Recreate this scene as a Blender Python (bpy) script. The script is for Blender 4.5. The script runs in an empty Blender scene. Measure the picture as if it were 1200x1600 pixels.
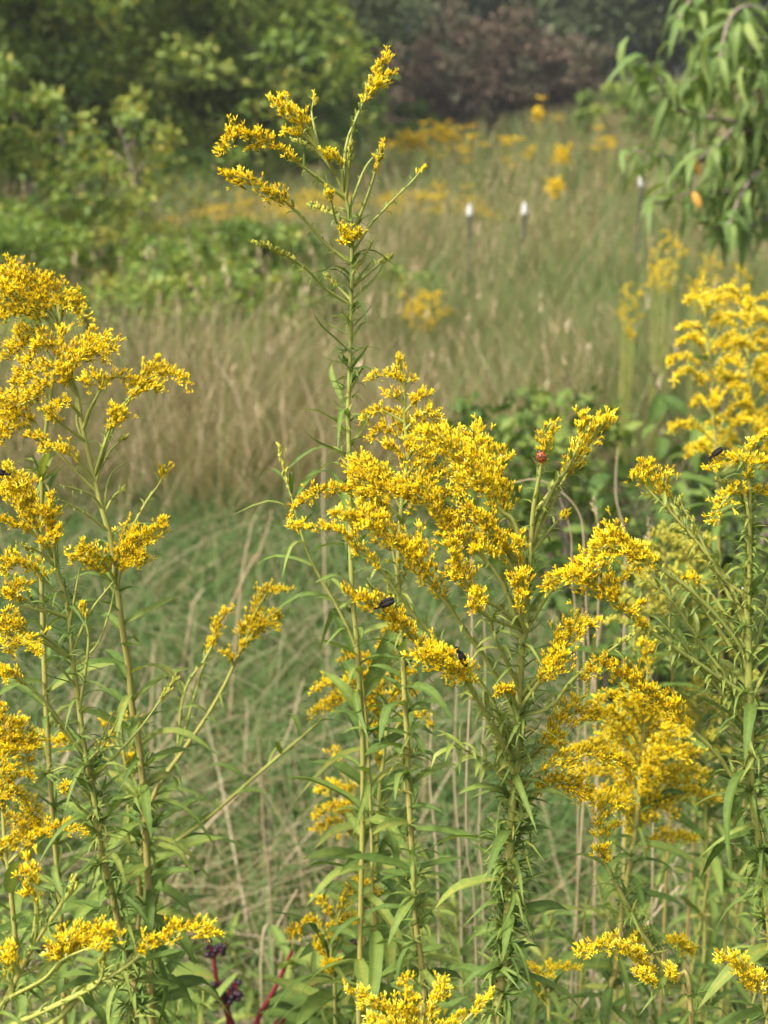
import bpy, math, random
import numpy as np
from mathutils import Vector, Matrix, noise as mnoise

# ------------------------------------------------------------------ camera, sky, sun, exposure
random.seed(11)
rng = np.random.default_rng(11)
scene = bpy.context.scene
col = scene.collection
CAM = np.array((0.0, 0.0, 1.6))
PITCH = math.radians(16.2)
VFOV = math.radians(40.0)
F = 800.0 / math.tan(VFOV / 2)            # focal length in photograph pixels (1200 x 1600)

cam_data = bpy.data.cameras.new("camera")
cam_data.sensor_fit = 'VERTICAL'
cam_data.sensor_height = 36.0
cam_data.lens = 18.0 / math.tan(VFOV / 2)
cam_data.clip_start = 0.02
cam_data.clip_end = 600.0
cam_data.dof.use_dof = True
cam_data.dof.focus_distance = 0.98
cam_data.dof.aperture_fstop = cam_data.lens / 5.2    # a phone's wide aperture, about 5 mm
cam = bpy.data.objects.new("camera", cam_data)
cam.location = CAM
cam.rotation_euler = (math.radians(90) - PITCH, 0, 0)
col.objects.link(cam)
scene.camera = cam

SUN_EL, SUN_AZ = math.radians(52), math.radians(-128)   # azimuth from +Y clockwise (left, behind the camera)
world = bpy.data.worlds.new("World")
scene.world = world
world.use_nodes = True
wn = world.node_tree
bg = wn.nodes["Background"]
sky = wn.nodes.new("ShaderNodeTexSky")
sky.sky_type = 'NISHITA'
sky.sun_disc = False
sky.sun_elevation = SUN_EL
sky.sun_rotation = SUN_AZ
sky.air_density = 0.7
sky.dust_density = 6.0
sky.ozone_density = 0.5
wn.links.new(sky.outputs[0], bg.inputs[0])
bg.inputs[1].default_value = 0.15
sun_d = bpy.data.lights.new("sun", 'SUN')
sun_d.energy = 2.6
sun_d.angle = math.radians(5)
sun_d.color = (1.0, 0.95, 0.87)
sun = bpy.data.objects.new("sun", sun_d)
sdir = Vector((math.sin(SUN_AZ) * math.cos(SUN_EL), math.cos(SUN_AZ) * math.cos(SUN_EL), math.sin(SUN_EL)))
sun.rotation_euler = sdir.to_track_quat('Z', 'Y').to_euler()
sun.location = sdir * 30
col.objects.link(sun)
vs = scene.view_settings
vs.view_transform = 'Standard'
vs.look = 'None'
vs.exposure = 1.1
vs.gamma = 1.0
cy = scene.cycles
cy.max_bounces = 4
cy.diffuse_bounces = 2
cy.glossy_bounces = 1
cy.transmission_bounces = 2
cy.transparent_max_bounces = 4
cy.caustics_reflective = False
cy.caustics_refractive = False

# ------------------------------------------------------------------ helpers
FWD = np.array((0, math.cos(PITCH), -math.sin(PITCH)))
UP = np.array((0, math.sin(PITCH), math.cos(PITCH)))
RIGHT = np.array((1.0, 0, 0))
ZUP = np.array((0, 0, 1.0))

def at(px, py, Y):
    """The point at distance Y along the ground whose direction is that of the photograph's pixel."""
    d = FWD + RIGHT * ((px - 600) / F) + UP * ((800 - py) / F)
    return CAM + d * (Y / d[1])

def mpp(py, Y):
    d1 = FWD[1] + UP[1] * ((800 - py) / F)
    return Y / d1 / F

def sstep(a, b, x):
    t = np.clip((x - a) / (b - a), 0, 1)
    return t * t * (3 - 2 * t)

def ground_z(x, y):
    x = np.asarray(x, float); y = np.asarray(y, float)
    z = 1.15 * sstep(0.0, 9.0, x) * sstep(14, 40, y) + 0.35 * sstep(12, 40, y)
    z = z + 0.03 * np.sin(x * 1.7 + 0.6 * y) * np.cos(y * 1.1 - 0.5 * x)
    return z + 2.5 * sstep(45, 140, y)

def nrm(v):
    v = np.asarray(v, float)
    return v / (np.linalg.norm(v, axis=-1, keepdims=True) + 1e-12)

def catmull(P, n=8):
    P = np.asarray(P, float)
    if len(P) == 2:
        t = np.linspace(0, 1, n + 1)[:, None]
        return P[0] * (1 - t) + P[1] * t
    Q = np.vstack([2 * P[0] - P[1], P, 2 * P[-1] - P[-2]])
    out = []
    for i in range(1, len(Q) - 2):
        p0, p1, p2, p3 = Q[i - 1:i + 3]
        for t in np.linspace(0, 1, n, endpoint=False):
            out.append(0.5 * (2 * p1 + (p2 - p0) * t + (2 * p0 - 5 * p1 + 4 * p2 - p3) * t * t
                              + (3 * p1 - p0 - 3 * p2 + p3) * t ** 3))
    out.append(P[-1])
    return np.array(out)

def arclen(C):
    return np.concatenate([[0], np.cumsum(np.linalg.norm(np.diff(C, axis=0), axis=1))])

def along(C, s, L=None):
    L = arclen(C) if L is None else L
    return np.stack([np.interp(s, L, C[:, k]) for k in range(3)], -1)

class MB:
    """Collects geometry for one mesh object."""
    def __init__(self):
        self.v, self.f, self.m, self.a, self.n = [], [], [], [], 0
    def add(self, verts, faces, mat=0, val=0.5):
        verts = np.asarray(verts, float).reshape(-1, 3)
        faces = np.asarray(faces, int)
        self.v.append(verts)
        self.f.append(faces + self.n)
        self.m.append(np.broadcast_to(np.asarray(mat, int), (len(faces),)).copy())
        self.a.append(np.broadcast_to(np.asarray(val, float), (len(verts),)).copy())
        self.n += len(verts)
    def tube(self, C, r0, r1=None, sides=6, mat=0, val=0.5, cap=True):
        C = np.asarray(C, float)
        n = len(C)
        r = np.linspace(r0, r0 if r1 is None else r1, n) if np.isscalar(r0) else np.asarray(r0)
        T = nrm(np.gradient(C, axis=0))
        ref = np.array((0.13, 0.31, 0.94)) if abs(T[:, 2]).mean() < 0.8 else np.array((0.9, 0.4, 0.1))
        A = nrm(np.cross(T, ref)); B = np.cross(T, A)
        th = np.linspace(0, 2 * math.pi, sides, endpoint=False)
        V = C[:, None] + r[:, None, None] * (np.cos(th)[None, :, None] * A[:, None] + np.sin(th)[None, :, None] * B[:, None])
        i = np.arange(n - 1)[:, None] * sides; j = np.arange(sides)[None]; k = (j + 1) % sides
        self.add(V, np.stack([i + j, i + k, i + sides + k, i + sides + j], -1).reshape(-1, 4), mat, val)
        if cap:
            tip = C[-1] + T[-1] * r[-1] * 1.2
            ring = V[-1]
            self.add(np.vstack([ring, tip]), [(q, (q + 1) % sides, sides) for q in range(sides)], mat, val)
    def ball(self, c, r, mat=0, val=0.5, seg=8, rings=5, R=None):
        c = np.asarray(c, float); r = np.ones(3) * r
        V, Fq = [], []
        for a in range(rings + 1):
            ph = math.pi * a / rings
            for b in range(seg):
                t = 2 * math.pi * b / seg
                V.append((math.sin(ph) * math.cos(t), math.sin(ph) * math.sin(t), math.cos(ph)))
        for a in range(rings):
            for b in range(seg):
                b2 = (b + 1) % seg
                Fq.append((a * seg + b, (a + 1) * seg + b, (a + 1) * seg + b2, a * seg + b2))
        V = np.array(V) * r
        if R is not None:
            V = V @ np.asarray(R).T
        self.add(V + c, Fq, mat, val)
    def mesh(self, name, mats, offset=None, smooth=True):
        me = bpy.data.meshes.new(name)
        V = np.concatenate(self.v) if self.v else np.zeros((0, 3))
        if offset is not None:
            V = V - offset
        loops, starts, s = [], [], 0
        for f in self.f:
            k = f.shape[1]
            loops.append(f.ravel()); starts.append(s + np.arange(len(f)) * k); s += f.size
        loops = np.concatenate(loops); starts = np.concatenate(starts)
        me.vertices.add(len(V)); me.vertices.foreach_set("co", V.astype(np.float32).ravel())
        me.loops.add(len(loops)); me.loops.foreach_set("vertex_index", loops.astype(np.int32))
        me.polygons.add(len(starts)); me.polygons.foreach_set("loop_start", starts.astype(np.int32))
        for m in mats:
            me.materials.append(m)
        me.polygons.foreach_set("material_index", np.concatenate(self.m).astype(np.int32))
        at_ = me.attributes.new("val", 'FLOAT', 'POINT')
        at_.data.foreach_set("value", np.concatenate(self.a).astype(np.float32))
        me.polygons.foreach_set("use_smooth", np.full(len(starts), smooth))
        me.update(calc_edges=True)
        me.validate()
        return me
    def build(self, name, mats, parent=None, offset=None, smooth=True):
        if not self.v:
            return None
        o = bpy.data.objects.new(name, self.mesh(name, mats if isinstance(mats, list) else [mats], offset, smooth))
        col.objects.link(o)
        if parent is not None:
            o.parent = parent
        return o

def tag(o, label=None, cat=None, group=None, kind=None):
    if label: o["label"] = label
    if cat: o["category"] = cat
    if group: o["group"] = group
    if kind: o["kind"] = kind
    return o

def thing(name, loc, label, cat, group=None):
    o = bpy.data.objects.new(name, None)
    o.empty_display_size = 0.05
    o.location = loc
    col.objects.link(o)
    return tag(o, label, cat, group)

# ------------------------------------------------------------------ materials
def new_mat(name):
    m = bpy.data.materials.new(name); m.use_nodes = True
    nt = m.node_tree; nt.nodes.clear()
    return m, nt, nt.nodes.new("ShaderNodeOutputMaterial")

def ramp(nt, fac, stops):
    r = nt.nodes.new("ShaderNodeValToRGB")
    e = r.color_ramp.elements
    while len(e) < len(stops): e.new(0.5)
    for i, (p, c) in enumerate(stops):
        e[i].position = p; e[i].color = (*c, 1)
    nt.links.new(fac, r.inputs[0])
    return r.outputs[0]

def math_node(nt, op, a, b):
    n = nt.nodes.new("ShaderNodeMath"); n.operation = op
    for i, x in enumerate((a, b)):
        if isinstance(x, (int, float)): n.inputs[i].default_value = x
        else: nt.links.new(x, n.inputs[i])
    return n.outputs[0]

def plant_mat(name, stops, rough=0.6, trans=0.3, spec=0.3, noise_scale=60.0, noise_amt=0.35, src="val", rnd=0.0, tcol=1.15):
    """Leaf, petal, stem or blade: colour from a ramp over a per-piece value plus grain; some light passes through."""
    m, nt, out = new_mat(name)
    a = nt.nodes.new("ShaderNodeAttribute"); a.attribute_name = "val"
    tc = nt.nodes.new("ShaderNodeTexCoord")
    nz = nt.nodes.new("ShaderNodeTexNoise"); nz.inputs["Scale"].default_value = noise_scale; nz.inputs["Detail"].default_value = 1
    nt.links.new(tc.outputs["Object"], nz.inputs["Vector"])
    nv = math_node(nt, 'MULTIPLY', math_node(nt, 'SUBTRACT', nz.outputs[0], 0.5), noise_amt)
    fac = math_node(nt, 'ADD', a.outputs["Fac"], nv)
    if rnd:
        oi = nt.nodes.new("ShaderNodeObjectInfo")
        fac = math_node(nt, 'ADD', fac, math_node(nt, 'MULTIPLY', math_node(nt, 'SUBTRACT', oi.outputs["Random"], 0.5), rnd))
    c = ramp(nt, fac, stops)
    p = nt.nodes.new("ShaderNodeBsdfPrincipled")
    nt.links.new(c, p.inputs["Base Color"])
    p.inputs["Roughness"].default_value = rough
    p.inputs["Specular IOR Level"].default_value = spec
    if trans > 0:
        t = nt.nodes.new("ShaderNodeBsdfTranslucent")
        mul = nt.nodes.new("ShaderNodeMix"); mul.data_type = 'RGBA'; mul.blend_type = 'MULTIPLY'
        mul.inputs[0].default_value = 1.0
        nt.links.new(c, mul.inputs[6]); mul.inputs[7].default_value = (tcol, tcol, 0.6, 1)
        nt.links.new(mul.outputs[2], t.inputs[0])
        mx = nt.nodes.new("ShaderNodeMixShader"); mx.inputs[0].default_value = trans
        nt.links.new(p.outputs[0], mx.inputs[1]); nt.links.new(t.outputs[0], mx.inputs[2])
        nt.links.new(mx.outputs[0], out.inputs[0])
    else:
        nt.links.new(p.outputs[0], out.inputs[0])
    return m

M = {}
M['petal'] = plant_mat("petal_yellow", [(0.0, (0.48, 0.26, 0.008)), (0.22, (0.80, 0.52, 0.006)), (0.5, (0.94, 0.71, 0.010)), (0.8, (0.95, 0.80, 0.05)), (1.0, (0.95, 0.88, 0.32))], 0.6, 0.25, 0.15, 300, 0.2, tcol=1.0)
M['cup'] = plant_mat("flower_cup", [(0.0, (0.30, 0.24, 0.012)), (0.4, (0.60, 0.42, 0.010)), (1.0, (0.80, 0.58, 0.02))], 0.6, 0.2, 0.15, 300, 0.3)
M['bud'] = plant_mat("flower_bud", [(0.0, (0.22, 0.27, 0.05)), (0.5, (0.42, 0.42, 0.06)), (1.0, (0.62, 0.52, 0.06))], 0.6, 0.2, 0.2, 300, 0.3)
M['stem'] = plant_mat("stem_green", [(0.0, (0.17, 0.20, 0.045)), (0.4, (0.29, 0.32, 0.07)), (0.7, (0.31, 0.28, 0.075)), (1.0, (0.34, 0.25, 0.09))], 0.65, 0.0, 0.2, 45, 0.5, rnd=0.25)
M['leaf'] = plant_mat("leaf_green", [(0.0, (0.062, 0.112, 0.024)), (0.42, (0.13, 0.205, 0.042)), (0.75, (0.22, 0.29, 0.06)), (0.93, (0.36, 0.34, 0.07)), (1.0, (0.42, 0.30, 0.10))], 0.6, 0.35, 0.2, 14, 0.40, rnd=0.6)
M['bract'] = plant_mat("bract_green", [(0.0, (0.12, 0.18, 0.035)), (0.5, (0.22, 0.28, 0.05)), (1.0, (0.36, 0.38, 0.08))], 0.5, 0.3, 0.35, 80, 0.4)
M['grass'] = plant_mat("grass_blades", [(0.0, (0.050, 0.095, 0.025)), (0.28, (0.10, 0.20, 0.055)), (0.5, (0.145, 0.17, 0.05)), (0.7, (0.265, 0.215, 0.10)), (0.85, (0.36, 0.29, 0.16)), (1.0, (0.52, 0.43, 0.28))], 0.65, 0.3, 0.2, 14, 0.12)
M['straw'] = plant_mat("dry_straw", [(0.0, (0.22, 0.165, 0.085)), (0.5, (0.38, 0.30, 0.17)), (1.0, (0.54, 0.45, 0.28))], 0.7, 0.1, 0.2, 40, 0.5, rnd=0.4)
M['crown'] = plant_mat("crown_foliage", [(0.0, (0.06, 0.11, 0.024)), (0.4, (0.135, 0.22, 0.036)), (0.75, (0.235, 0.31, 0.052)), (1.0, (0.36, 0.34, 0.06))], 0.55, 0.38, 0.3, 0.9, 0.35)
M['crown_dark'] = plant_mat("crown_dark", [(0.0, (0.035, 0.055, 0.026)), (0.5, (0.075, 0.11, 0.042)), (1.0, (0.13, 0.165, 0.06))], 0.6, 0.2, 0.25, 0.7, 0.4)
M['crown_brown'] = plant_mat("crown_russet", [(0.0, (0.05, 0.06, 0.03)), (0.35, (0.09, 0.085, 0.045)), (0.65, (0.145, 0.10, 0.07)), (1.0, (0.20, 0.145, 0.10))], 0.65, 0.15, 0.2, 0.8, 0.6)
M['shrub'] = plant_mat("shrub_leaf", [(0.0, (0.035, 0.075, 0.022)), (0.5, (0.080, 0.14, 0.028)), (1.0, (0.19, 0.25, 0.05))], 0.6, 0.3, 0.2, 5, 0.4, rnd=0.5)
M['peach'] = plant_mat("willow_leaf", [(0.0, (0.075, 0.135, 0.036)), (0.5, (0.145, 0.225, 0.06)), (1.0, (0.26, 0.33, 0.09))], 0.55, 0.35, 0.22, 4, 0.3, rnd=0.5)
M['peach_old'] = plant_mat("orange_leaf", [(0.0, (0.50, 0.22, 0.04)), (1.0, (0.75, 0.40, 0.08))], 0.5, 0.3, 0.3, 5, 0.4)
M['bark'] = plant_mat("bark", [(0.0, (0.07, 0.055, 0.042)), (0.5, (0.13, 0.105, 0.080)), (1.0, (0.22, 0.18, 0.14))], 0.85, 0.0, 0.15, 30, 0.9)
M['twig'] = plant_mat("twig_grey", [(0.0, (0.14, 0.105, 0.085)), (1.0, (0.28, 0.23, 0.18))], 0.8, 0.0, 0.2, 40, 0.8)
M['farflower'] = plant_mat("meadow_yellow", [(0.0, (0.34, 0.30, 0.03)), (0.5, (0.58, 0.44, 0.025)), (1.0, (0.80, 0.58, 0.04))], 0.6, 0.25, 0.2, 6, 0.5)
M['red_stem'] = plant_mat("red_stem", [(0.0, (0.09, 0.010, 0.016)), (1.0, (0.21, 0.02, 0.035))], 0.5, 0.0, 0.25, 60, 0.8)
M['berry'] = plant_mat("berry_black", [(0.0, (0.012, 0.008, 0.014)), (1.0, (0.03, 0.010, 0.018))], 0.35, 0.0, 0.25, 200, 0.8, rnd=0.6)
M['beetle'] = plant_mat("beetle_black", [(0.0, (0.008, 0.008, 0.008)), (1.0, (0.020, 0.019, 0.018))], 0.7, 0.0, 0.15, 900, 0.8)
M['lady'] = plant_mat("ladybird_shell", [(0.0, (0.26, 0.050, 0.010)), (1.0, (0.40, 0.11, 0.02))], 0.4, 0.0, 0.3, 300, 0.8)
M['spot'] = plant_mat("ladybird_spot", [(0.0, (0.012, 0.009, 0.008)), (1.0, (0.02, 0.015, 0.012))], 0.3, 0.0, 0.5, 300, 0.5)
M['cap'] = plant_mat("white_cap", [(0.0, (0.42, 0.42, 0.40)), (1.0, (0.66, 0.66, 0.64))], 0.5, 0.0, 0.4, 30, 0.5)
M['post'] = plant_mat("post_steel", [(0.0, (0.035, 0.045, 0.035)), (1.0, (0.09, 0.085, 0.06))], 0.6, 0.0, 0.4, 30, 0.8)

def soil_mat():
    m, nt, out = new_mat("meadow_soil")
    tc = nt.nodes.new("ShaderNodeTexCoord")
    nz = nt.nodes.new("ShaderNodeTexNoise"); nz.inputs["Scale"].default_value = 1.3; nz.inputs["Detail"].default_value = 8
    n2 = nt.nodes.new("ShaderNodeTexNoise"); n2.inputs["Scale"].default_value = 30; n2.inputs["Detail"].default_value = 6
    for n in (nz, n2): nt.links.new(tc.outputs["Object"], n.inputs["Vector"])
    f = math_node(nt, 'ADD', math_node(nt, 'MULTIPLY', nz.outputs[0], 0.6), math_node(nt, 'MULTIPLY', n2.outputs[0], 0.4))
    c = ramp(nt, f, [(0.3, (0.045, 0.06, 0.022)), (0.5, (0.085, 0.10, 0.036)), (0.7, (0.15, 0.135, 0.06))])
    p = nt.nodes.new("ShaderNodeBsdfPrincipled"); p.inputs["Roughness"].default_value = 0.95
    nt.links.new(c, p.inputs["Base Color"])
    b = nt.nodes.new("ShaderNodeBump"); b.inputs["Strength"].default_value = 0.6; b.inputs["Distance"].default_value = 0.05
    nt.links.new(n2.outputs[0], b.inputs["Height"]); nt.links.new(b.outputs[0], p.inputs["Normal"])
    nt.links.new(p.outputs[0], out.inputs[0])
    return m
M['soil'] = soil_mat()

# ------------------------------------------------------------------ ground
def build_ground():
    ys = np.concatenate([np.linspace(-6, 12, 60), np.linspace(12.5, 60, 70), np.linspace(64, 260, 30)])
    xs = np.concatenate([np.linspace(-140, -16, 20), np.linspace(-15, 15, 70), np.linspace(16, 140, 20)])
    X, Y = np.meshgrid(xs, ys)
    V = np.stack([X, Y, ground_z(X, Y)], -1).reshape(-1, 3)
    nx, ny = len(xs), len(ys)
    i = np.arange(ny - 1)[:, None] * nx; j = np.arange(nx - 1)[None]
    mb = MB(); mb.add(V, np.stack([i + j, i + j + 1, i + nx + j + 1, i + nx + j], -1).reshape(-1, 4))
    tag(mb.build("ground", M['soil']), kind="structure", label="rough meadow ground under the grass")
build_ground()

# ------------------------------------------------------------------ grass (nobody could count it)
def blades(base, height, width, lean, az, val, bend=0.6, seg=3, vtip=0.0):
    """Vectorised bent blades -> (verts, quads, val)."""
    n = len(base)
    t = np.linspace(0, 1, seg + 1)
    dirh = np.stack([np.cos(az), np.sin(az), np.zeros(n)], -1)
    side = np.stack([-np.sin(az), np.cos(az), np.zeros(n)], -1)
    twist = rng.uniform(0, math.pi, n)
    side = side * np.cos(twist)[:, None] + dirh * np.sin(twist)[:, None]
    V = np.zeros((n, seg + 1, 2, 3)); A = np.zeros((n, seg + 1, 2))
    for k, tt in enumerate(t):
        out = (lean * tt + bend * lean * tt * tt) * height
        zz = height * tt * np.sqrt(np.clip(1 - (0.55 * lean * tt) ** 2, 0.15, 1))
        c = base + dirh * out[:, None]; c[:, 2] += zz
        w = width * (1 - 0.88 * tt ** 1.6) * 0.5
        V[:, k, 0] = c - side * w[:, None]; V[:, k, 1] = c + side * w[:, None]
        A[:, k, :] = (val + vtip * tt)[:, None]
    idx = np.arange(n)[:, None] * (seg + 1) * 2 + np.arange(seg)[None] * 2
    Q = np.stack([idx, idx + 1, idx + 3, idx + 2], -1).reshape(-1, 4)
    return V.reshape(-1, 3), Q, A.reshape(-1)

def vnoise(x, y, s, seed=0.0):
    return np.array([mnoise.noise(Vector((a * s + seed, b * s - seed, seed * 1.7))) for a, b in zip(x, y)])

def scatter(n, y0, y1, margin=0.35):
    """Random ground points inside the viewing wedge (with a margin for a step to the side)."""
    u = rng.uniform(0, 1, n)
    y = np.sqrt(y0 ** 2 + u * (y1 ** 2 - y0 ** 2))
    x = rng.uniform(-1, 1, n) * (0.39 * y + 0.6)
    return x, y

def grass_object(name, label, n, y0, y1, hfun, wfun, vfun, leanr, keep=None, clump=0.0, seg=3, vtip=0.05):
    x, y = scatter(n, y0, y1)
    if clump:
        cx, cy_ = scatter(max(40, n // 26), y0, y1)
        k = rng.integers(0, len(cx), n)
        rr = clump * np.abs(rng.normal(0, 1, n)); aa = rng.uniform(0, 2 * math.pi, n)
        use = rng.uniform(0, 1, n) < 0.75
        x = np.where(use, cx[k] + rr * np.cos(aa), x); y = np.where(use, cy_[k] + rr * np.sin(aa), y)
    if keep is not None:
        m = keep(x, y); x, y = x[m], y[m]
    n = len(x)
    base = np.stack([x, y, ground_z(x, y) - 0.01], -1)
    mb = MB()
    V, Q, A = blades(base, hfun(x, y, n), wfun(x, y, n), rng.uniform(*leanr, n), rng.uniform(0, 2 * math.pi, n), vfun(x, y, n), seg=seg, vtip=vtip)
    mb.add(V, Q, 0, A)
    return tag(mb.build(name, M['grass'], smooth=True), label, "grass", kind="stuff")

# the mown strip with lush green blades and dead straw, then the rank tall grass beyond it
grass_object("green_grass", "lush short green grass with fallen straw at the meadow's near edge", 50000, 1.7, 5.2,
    lambda x, y, n: rng.uniform(0.10, 0.30, n) * (0.75 + 0.5 * rng.random(n)),
    lambda x, y, n: rng.uniform(0.004, 0.009, n),
    lambda x, y, n: np.clip(0.25 + 0.16 * vnoise(x, y, 1.6, 3) + 0.12 * sstep(3.0, 2.2, y) + rng.normal(0, 0.09, n) + 0.5 * (rng.random(n) < 0.07), 0, 1),
    (0.1, 1.1), clump=0.06)
grass_object("dead_grass", "flattened pale dead grass lying among the green blades", 4000, 1.6, 5.6,
    lambda x, y, n: rng.uniform(0.18, 0.5, n),
    lambda x, y, n: rng.uniform(0.002, 0.005, n),
    lambda x, y, n: np.clip(rng.normal(0.86, 0.1, n), 0.6, 1), (0.7, 1.9), clump=0.1)
def tan_val(x, y, n):
    base = 0.60 - 0.14 * sstep(0.2, 1.5, x) + 0.3 * vnoise(x, y, 0.9, 7) - 0.12 * sstep(6.0, 8.0, y)
    return np.clip(base + rng.normal(0, 0.19, n), 0, 1)
grass_object("tall_dry_grass", "stand of tall tan dry grass behind the green strip", 44000, 4.9, 8.2,
    lambda x, y, n: rng.uniform(0.35, 0.85, n) * (0.85 + 0.4 * vnoise(x, y, 0.8, 2)),
    lambda x, y, n: rng.uniform(0.004, 0.008, n), tan_val, (0.05, 0.65), clump=0.12)
def mid_val(x, y, n):
    return np.clip(0.43 + 0.27 * vnoise(x, y, 0.45, 5) + 0.08 * sstep(0, 3, x) + rng.normal(0, 0.18, n), 0, 1)
grass_object("meadow_grass", "olive and tan meadow grass rising beyond the dry stand", 40000, 8.0, 17.0,
    lambda x, y, n: rng.uniform(0.4, 0.85, n) * (0.85 + 0.5 * vnoise(x, y, 0.5, 8)),
    lambda x, y, n: rng.uniform(0.008, 0.016, n), mid_val, (0.05, 0.6), clump=0.2)
def far_val(x, y, n):
    return np.clip(0.47 + 0.22 * vnoise(x, y, 0.22, 4) + 0.08 * sstep(0, 5, x) + rng.normal(0, 0.16, n), 0, 1)
grass_object("far_grass", "hazy yellow green grass on the far slope below the trees", 42000, 16.5, 52.0,
    lambda x, y, n: rng.uniform(0.45, 0.95, n) * (0.9 + 0.5 * vnoise(x, y, 0.3, 1)),
    lambda x, y, n: rng.uniform(0.02, 0.045, n), far_val, (0.05, 0.55), clump=0.35)

# ------------------------------------------------------------------ leaves (shared meshes)
def leaf_template(width, droop, fold, curl, side, segs=7, wave=0.0, shape=0.75):
    """A pointed leaf of unit length along +X, folded along its midrib."""
    V, A = [], []
    for i in range(segs + 1):
        t = i / segs
        w = width * 0.5 * (t + 0.04) ** 0.6 * max(0.0, 1 - t) ** shape * 2.1 if i < segs else 0.0
        zc = 0.18 * t - droop * t * t - curl * max(0, t - 0.6) ** 2 * 3
        yc = side * t * t
        xx = t * (1 - 0.25 * droop * t)
        for s in (-1, -0.5, 0, 0.5, 1):
            z = zc + abs(s) * w * fold + wave * math.sin(t * 17 + s * 2.2) * w * abs(s)
            V.append((xx, yc + s * w, z)); A.append(0.62 if s == 0 else (0.47 if abs(s) < 0.8 else 0.42))
    Q = []
    for i in range(segs):
        for s in range(4):
            a = i * 5 + s
            Q.append((a, a + 1, a + 6, a + 5))
    return np.array(V), np.array(Q), np.array(A)

def leaf_meshes(prefix, mat, specs):
    out = []
    for s in specs:
        mb = MB(); V, Q, A = leaf_template(*s); mb.add(V, Q, 0, A)
        out.append(mb.mesh(prefix, [mat]))
    return out

LANCE = [(0.19, 0.25, 0.5, 0.1, 0.05, 7, 0.10), (0.17, 0.55, 0.4, 0.3, -0.10, 7, 0.12), (0.22, 0.1, 0.35, 0.0, 0.12, 7, 0.15), (0.15, 0.85, 0.6, 0.4, 0.05, 7, 0.1),
         (0.20, 0.4, 0.2, 0.6, -0.15, 7, 0.2), (0.24, 0.3, 0.3, 0.2, 0.0, 7, 0.1)]
NARROW = [(0.12, 0.3, 0.5, 0.3, 0.10, 6, 0.1), (0.13, 0.7, 0.5, 0.8, -0.1, 6, 0.15), (0.11, 0.05, 0.6, -0.3, 0.15, 6, 0.1), (0.14, 0.5, 0.4, 1.0, 0.2, 6, 0.1)]
BROAD = [(0.42, 0.25, 0.25, 0.2, 0.05, 7, 0.15, 0.6), (0.48, 0.45, 0.3, 0.2, -0.08, 7, 0.2, 0.6), (0.38, 0.7, 0.2, 0.4, 0.1, 7, 0.12, 0.65)]
LONG = [(0.25, 0.7, 0.35, 0.3, 0.06, 7, 0.06), (0.23, 1.0, 0.3, 0.4, -0.08, 7, 0.08), (0.27, 0.5, 0.4, 0.2, 0.1, 7, 0.1), (0.22, 0.9, 0.45, 0.6, 0.0, 7, 0.05)]
L_LANCE = leaf_meshes("leaf", M['leaf'], LANCE)
L_NARROW = leaf_meshes("leaf", M['leaf'], NARROW)
L_BROAD = leaf_meshes("leaf", M['leaf'], BROAD)
L_SHRUB = leaf_meshes("leaf", M['shrub'], BROAD)
L_PEACH = leaf_meshes("leaf", M['peach'], LONG)
L_OLD = leaf_meshes("leaf", M['peach_old'], BROAD[:1])

def frame_matrix(p, d, up, sx, sy=None, sz=None):
    d = nrm(d); y = np.cross(up, d)
    if np.linalg.norm(y) < 1e-4: y = np.cross((0.3, 0.8, 0.1), d)
    y = nrm(y); z = np.cross(d, y)
    sy = sx if sy is None else sy; sz = sx if sz is None else sz
    return Matrix(((d[0] * sx, y[0] * sy, z[0] * sz, p[0]), (d[1] * sx, y[1] * sy, z[1] * sz, p[1]),
                   (d[2] * sx, y[2] * sy, z[2] * sz, p[2]), (0, 0, 0, 1)))

def put(meshes, p, d, up, size, parent, base, name="leaf", wide=1.0):
    o = bpy.data.objects.new(name, random.choice(meshes))
    o.parent = parent
    o.matrix_basis = frame_matrix(np.asarray(p) - base, d, up, size, size * wide, size)
    col.objects.link(o)
    return o

def shoot_mesh():
    """A tuft of small leaves in a leaf axil."""
    mb = MB()
    n = random.randint(7, 11)
    for k in range(n):
        V, Q, A = leaf_template(*random.choice(NARROW)[:5], 4, 0.1)
        az = k * 2.4 + random.uniform(-.4, .4); el = random.uniform(-0.2, 1.25)
        d = np.array((math.cos(az) * math.cos(el), math.sin(az) * math.cos(el), math.sin(el)))
        s = random.uniform(0.55, 1.0)
        Mx = np.array(frame_matrix((0, 0, 0), d, ZUP, s, s * 1.15, s))
        V = np.c_[V, np.ones(len(V))] @ Mx.T
        mb.add(V[:, :3], Q, 0, A + random.uniform(-0.1, 0.25))
    return mb.mesh("leaf_shoot", [M['leaf']])
SHOOTS = [shoot_mesh() for _ in range(7)]

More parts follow.
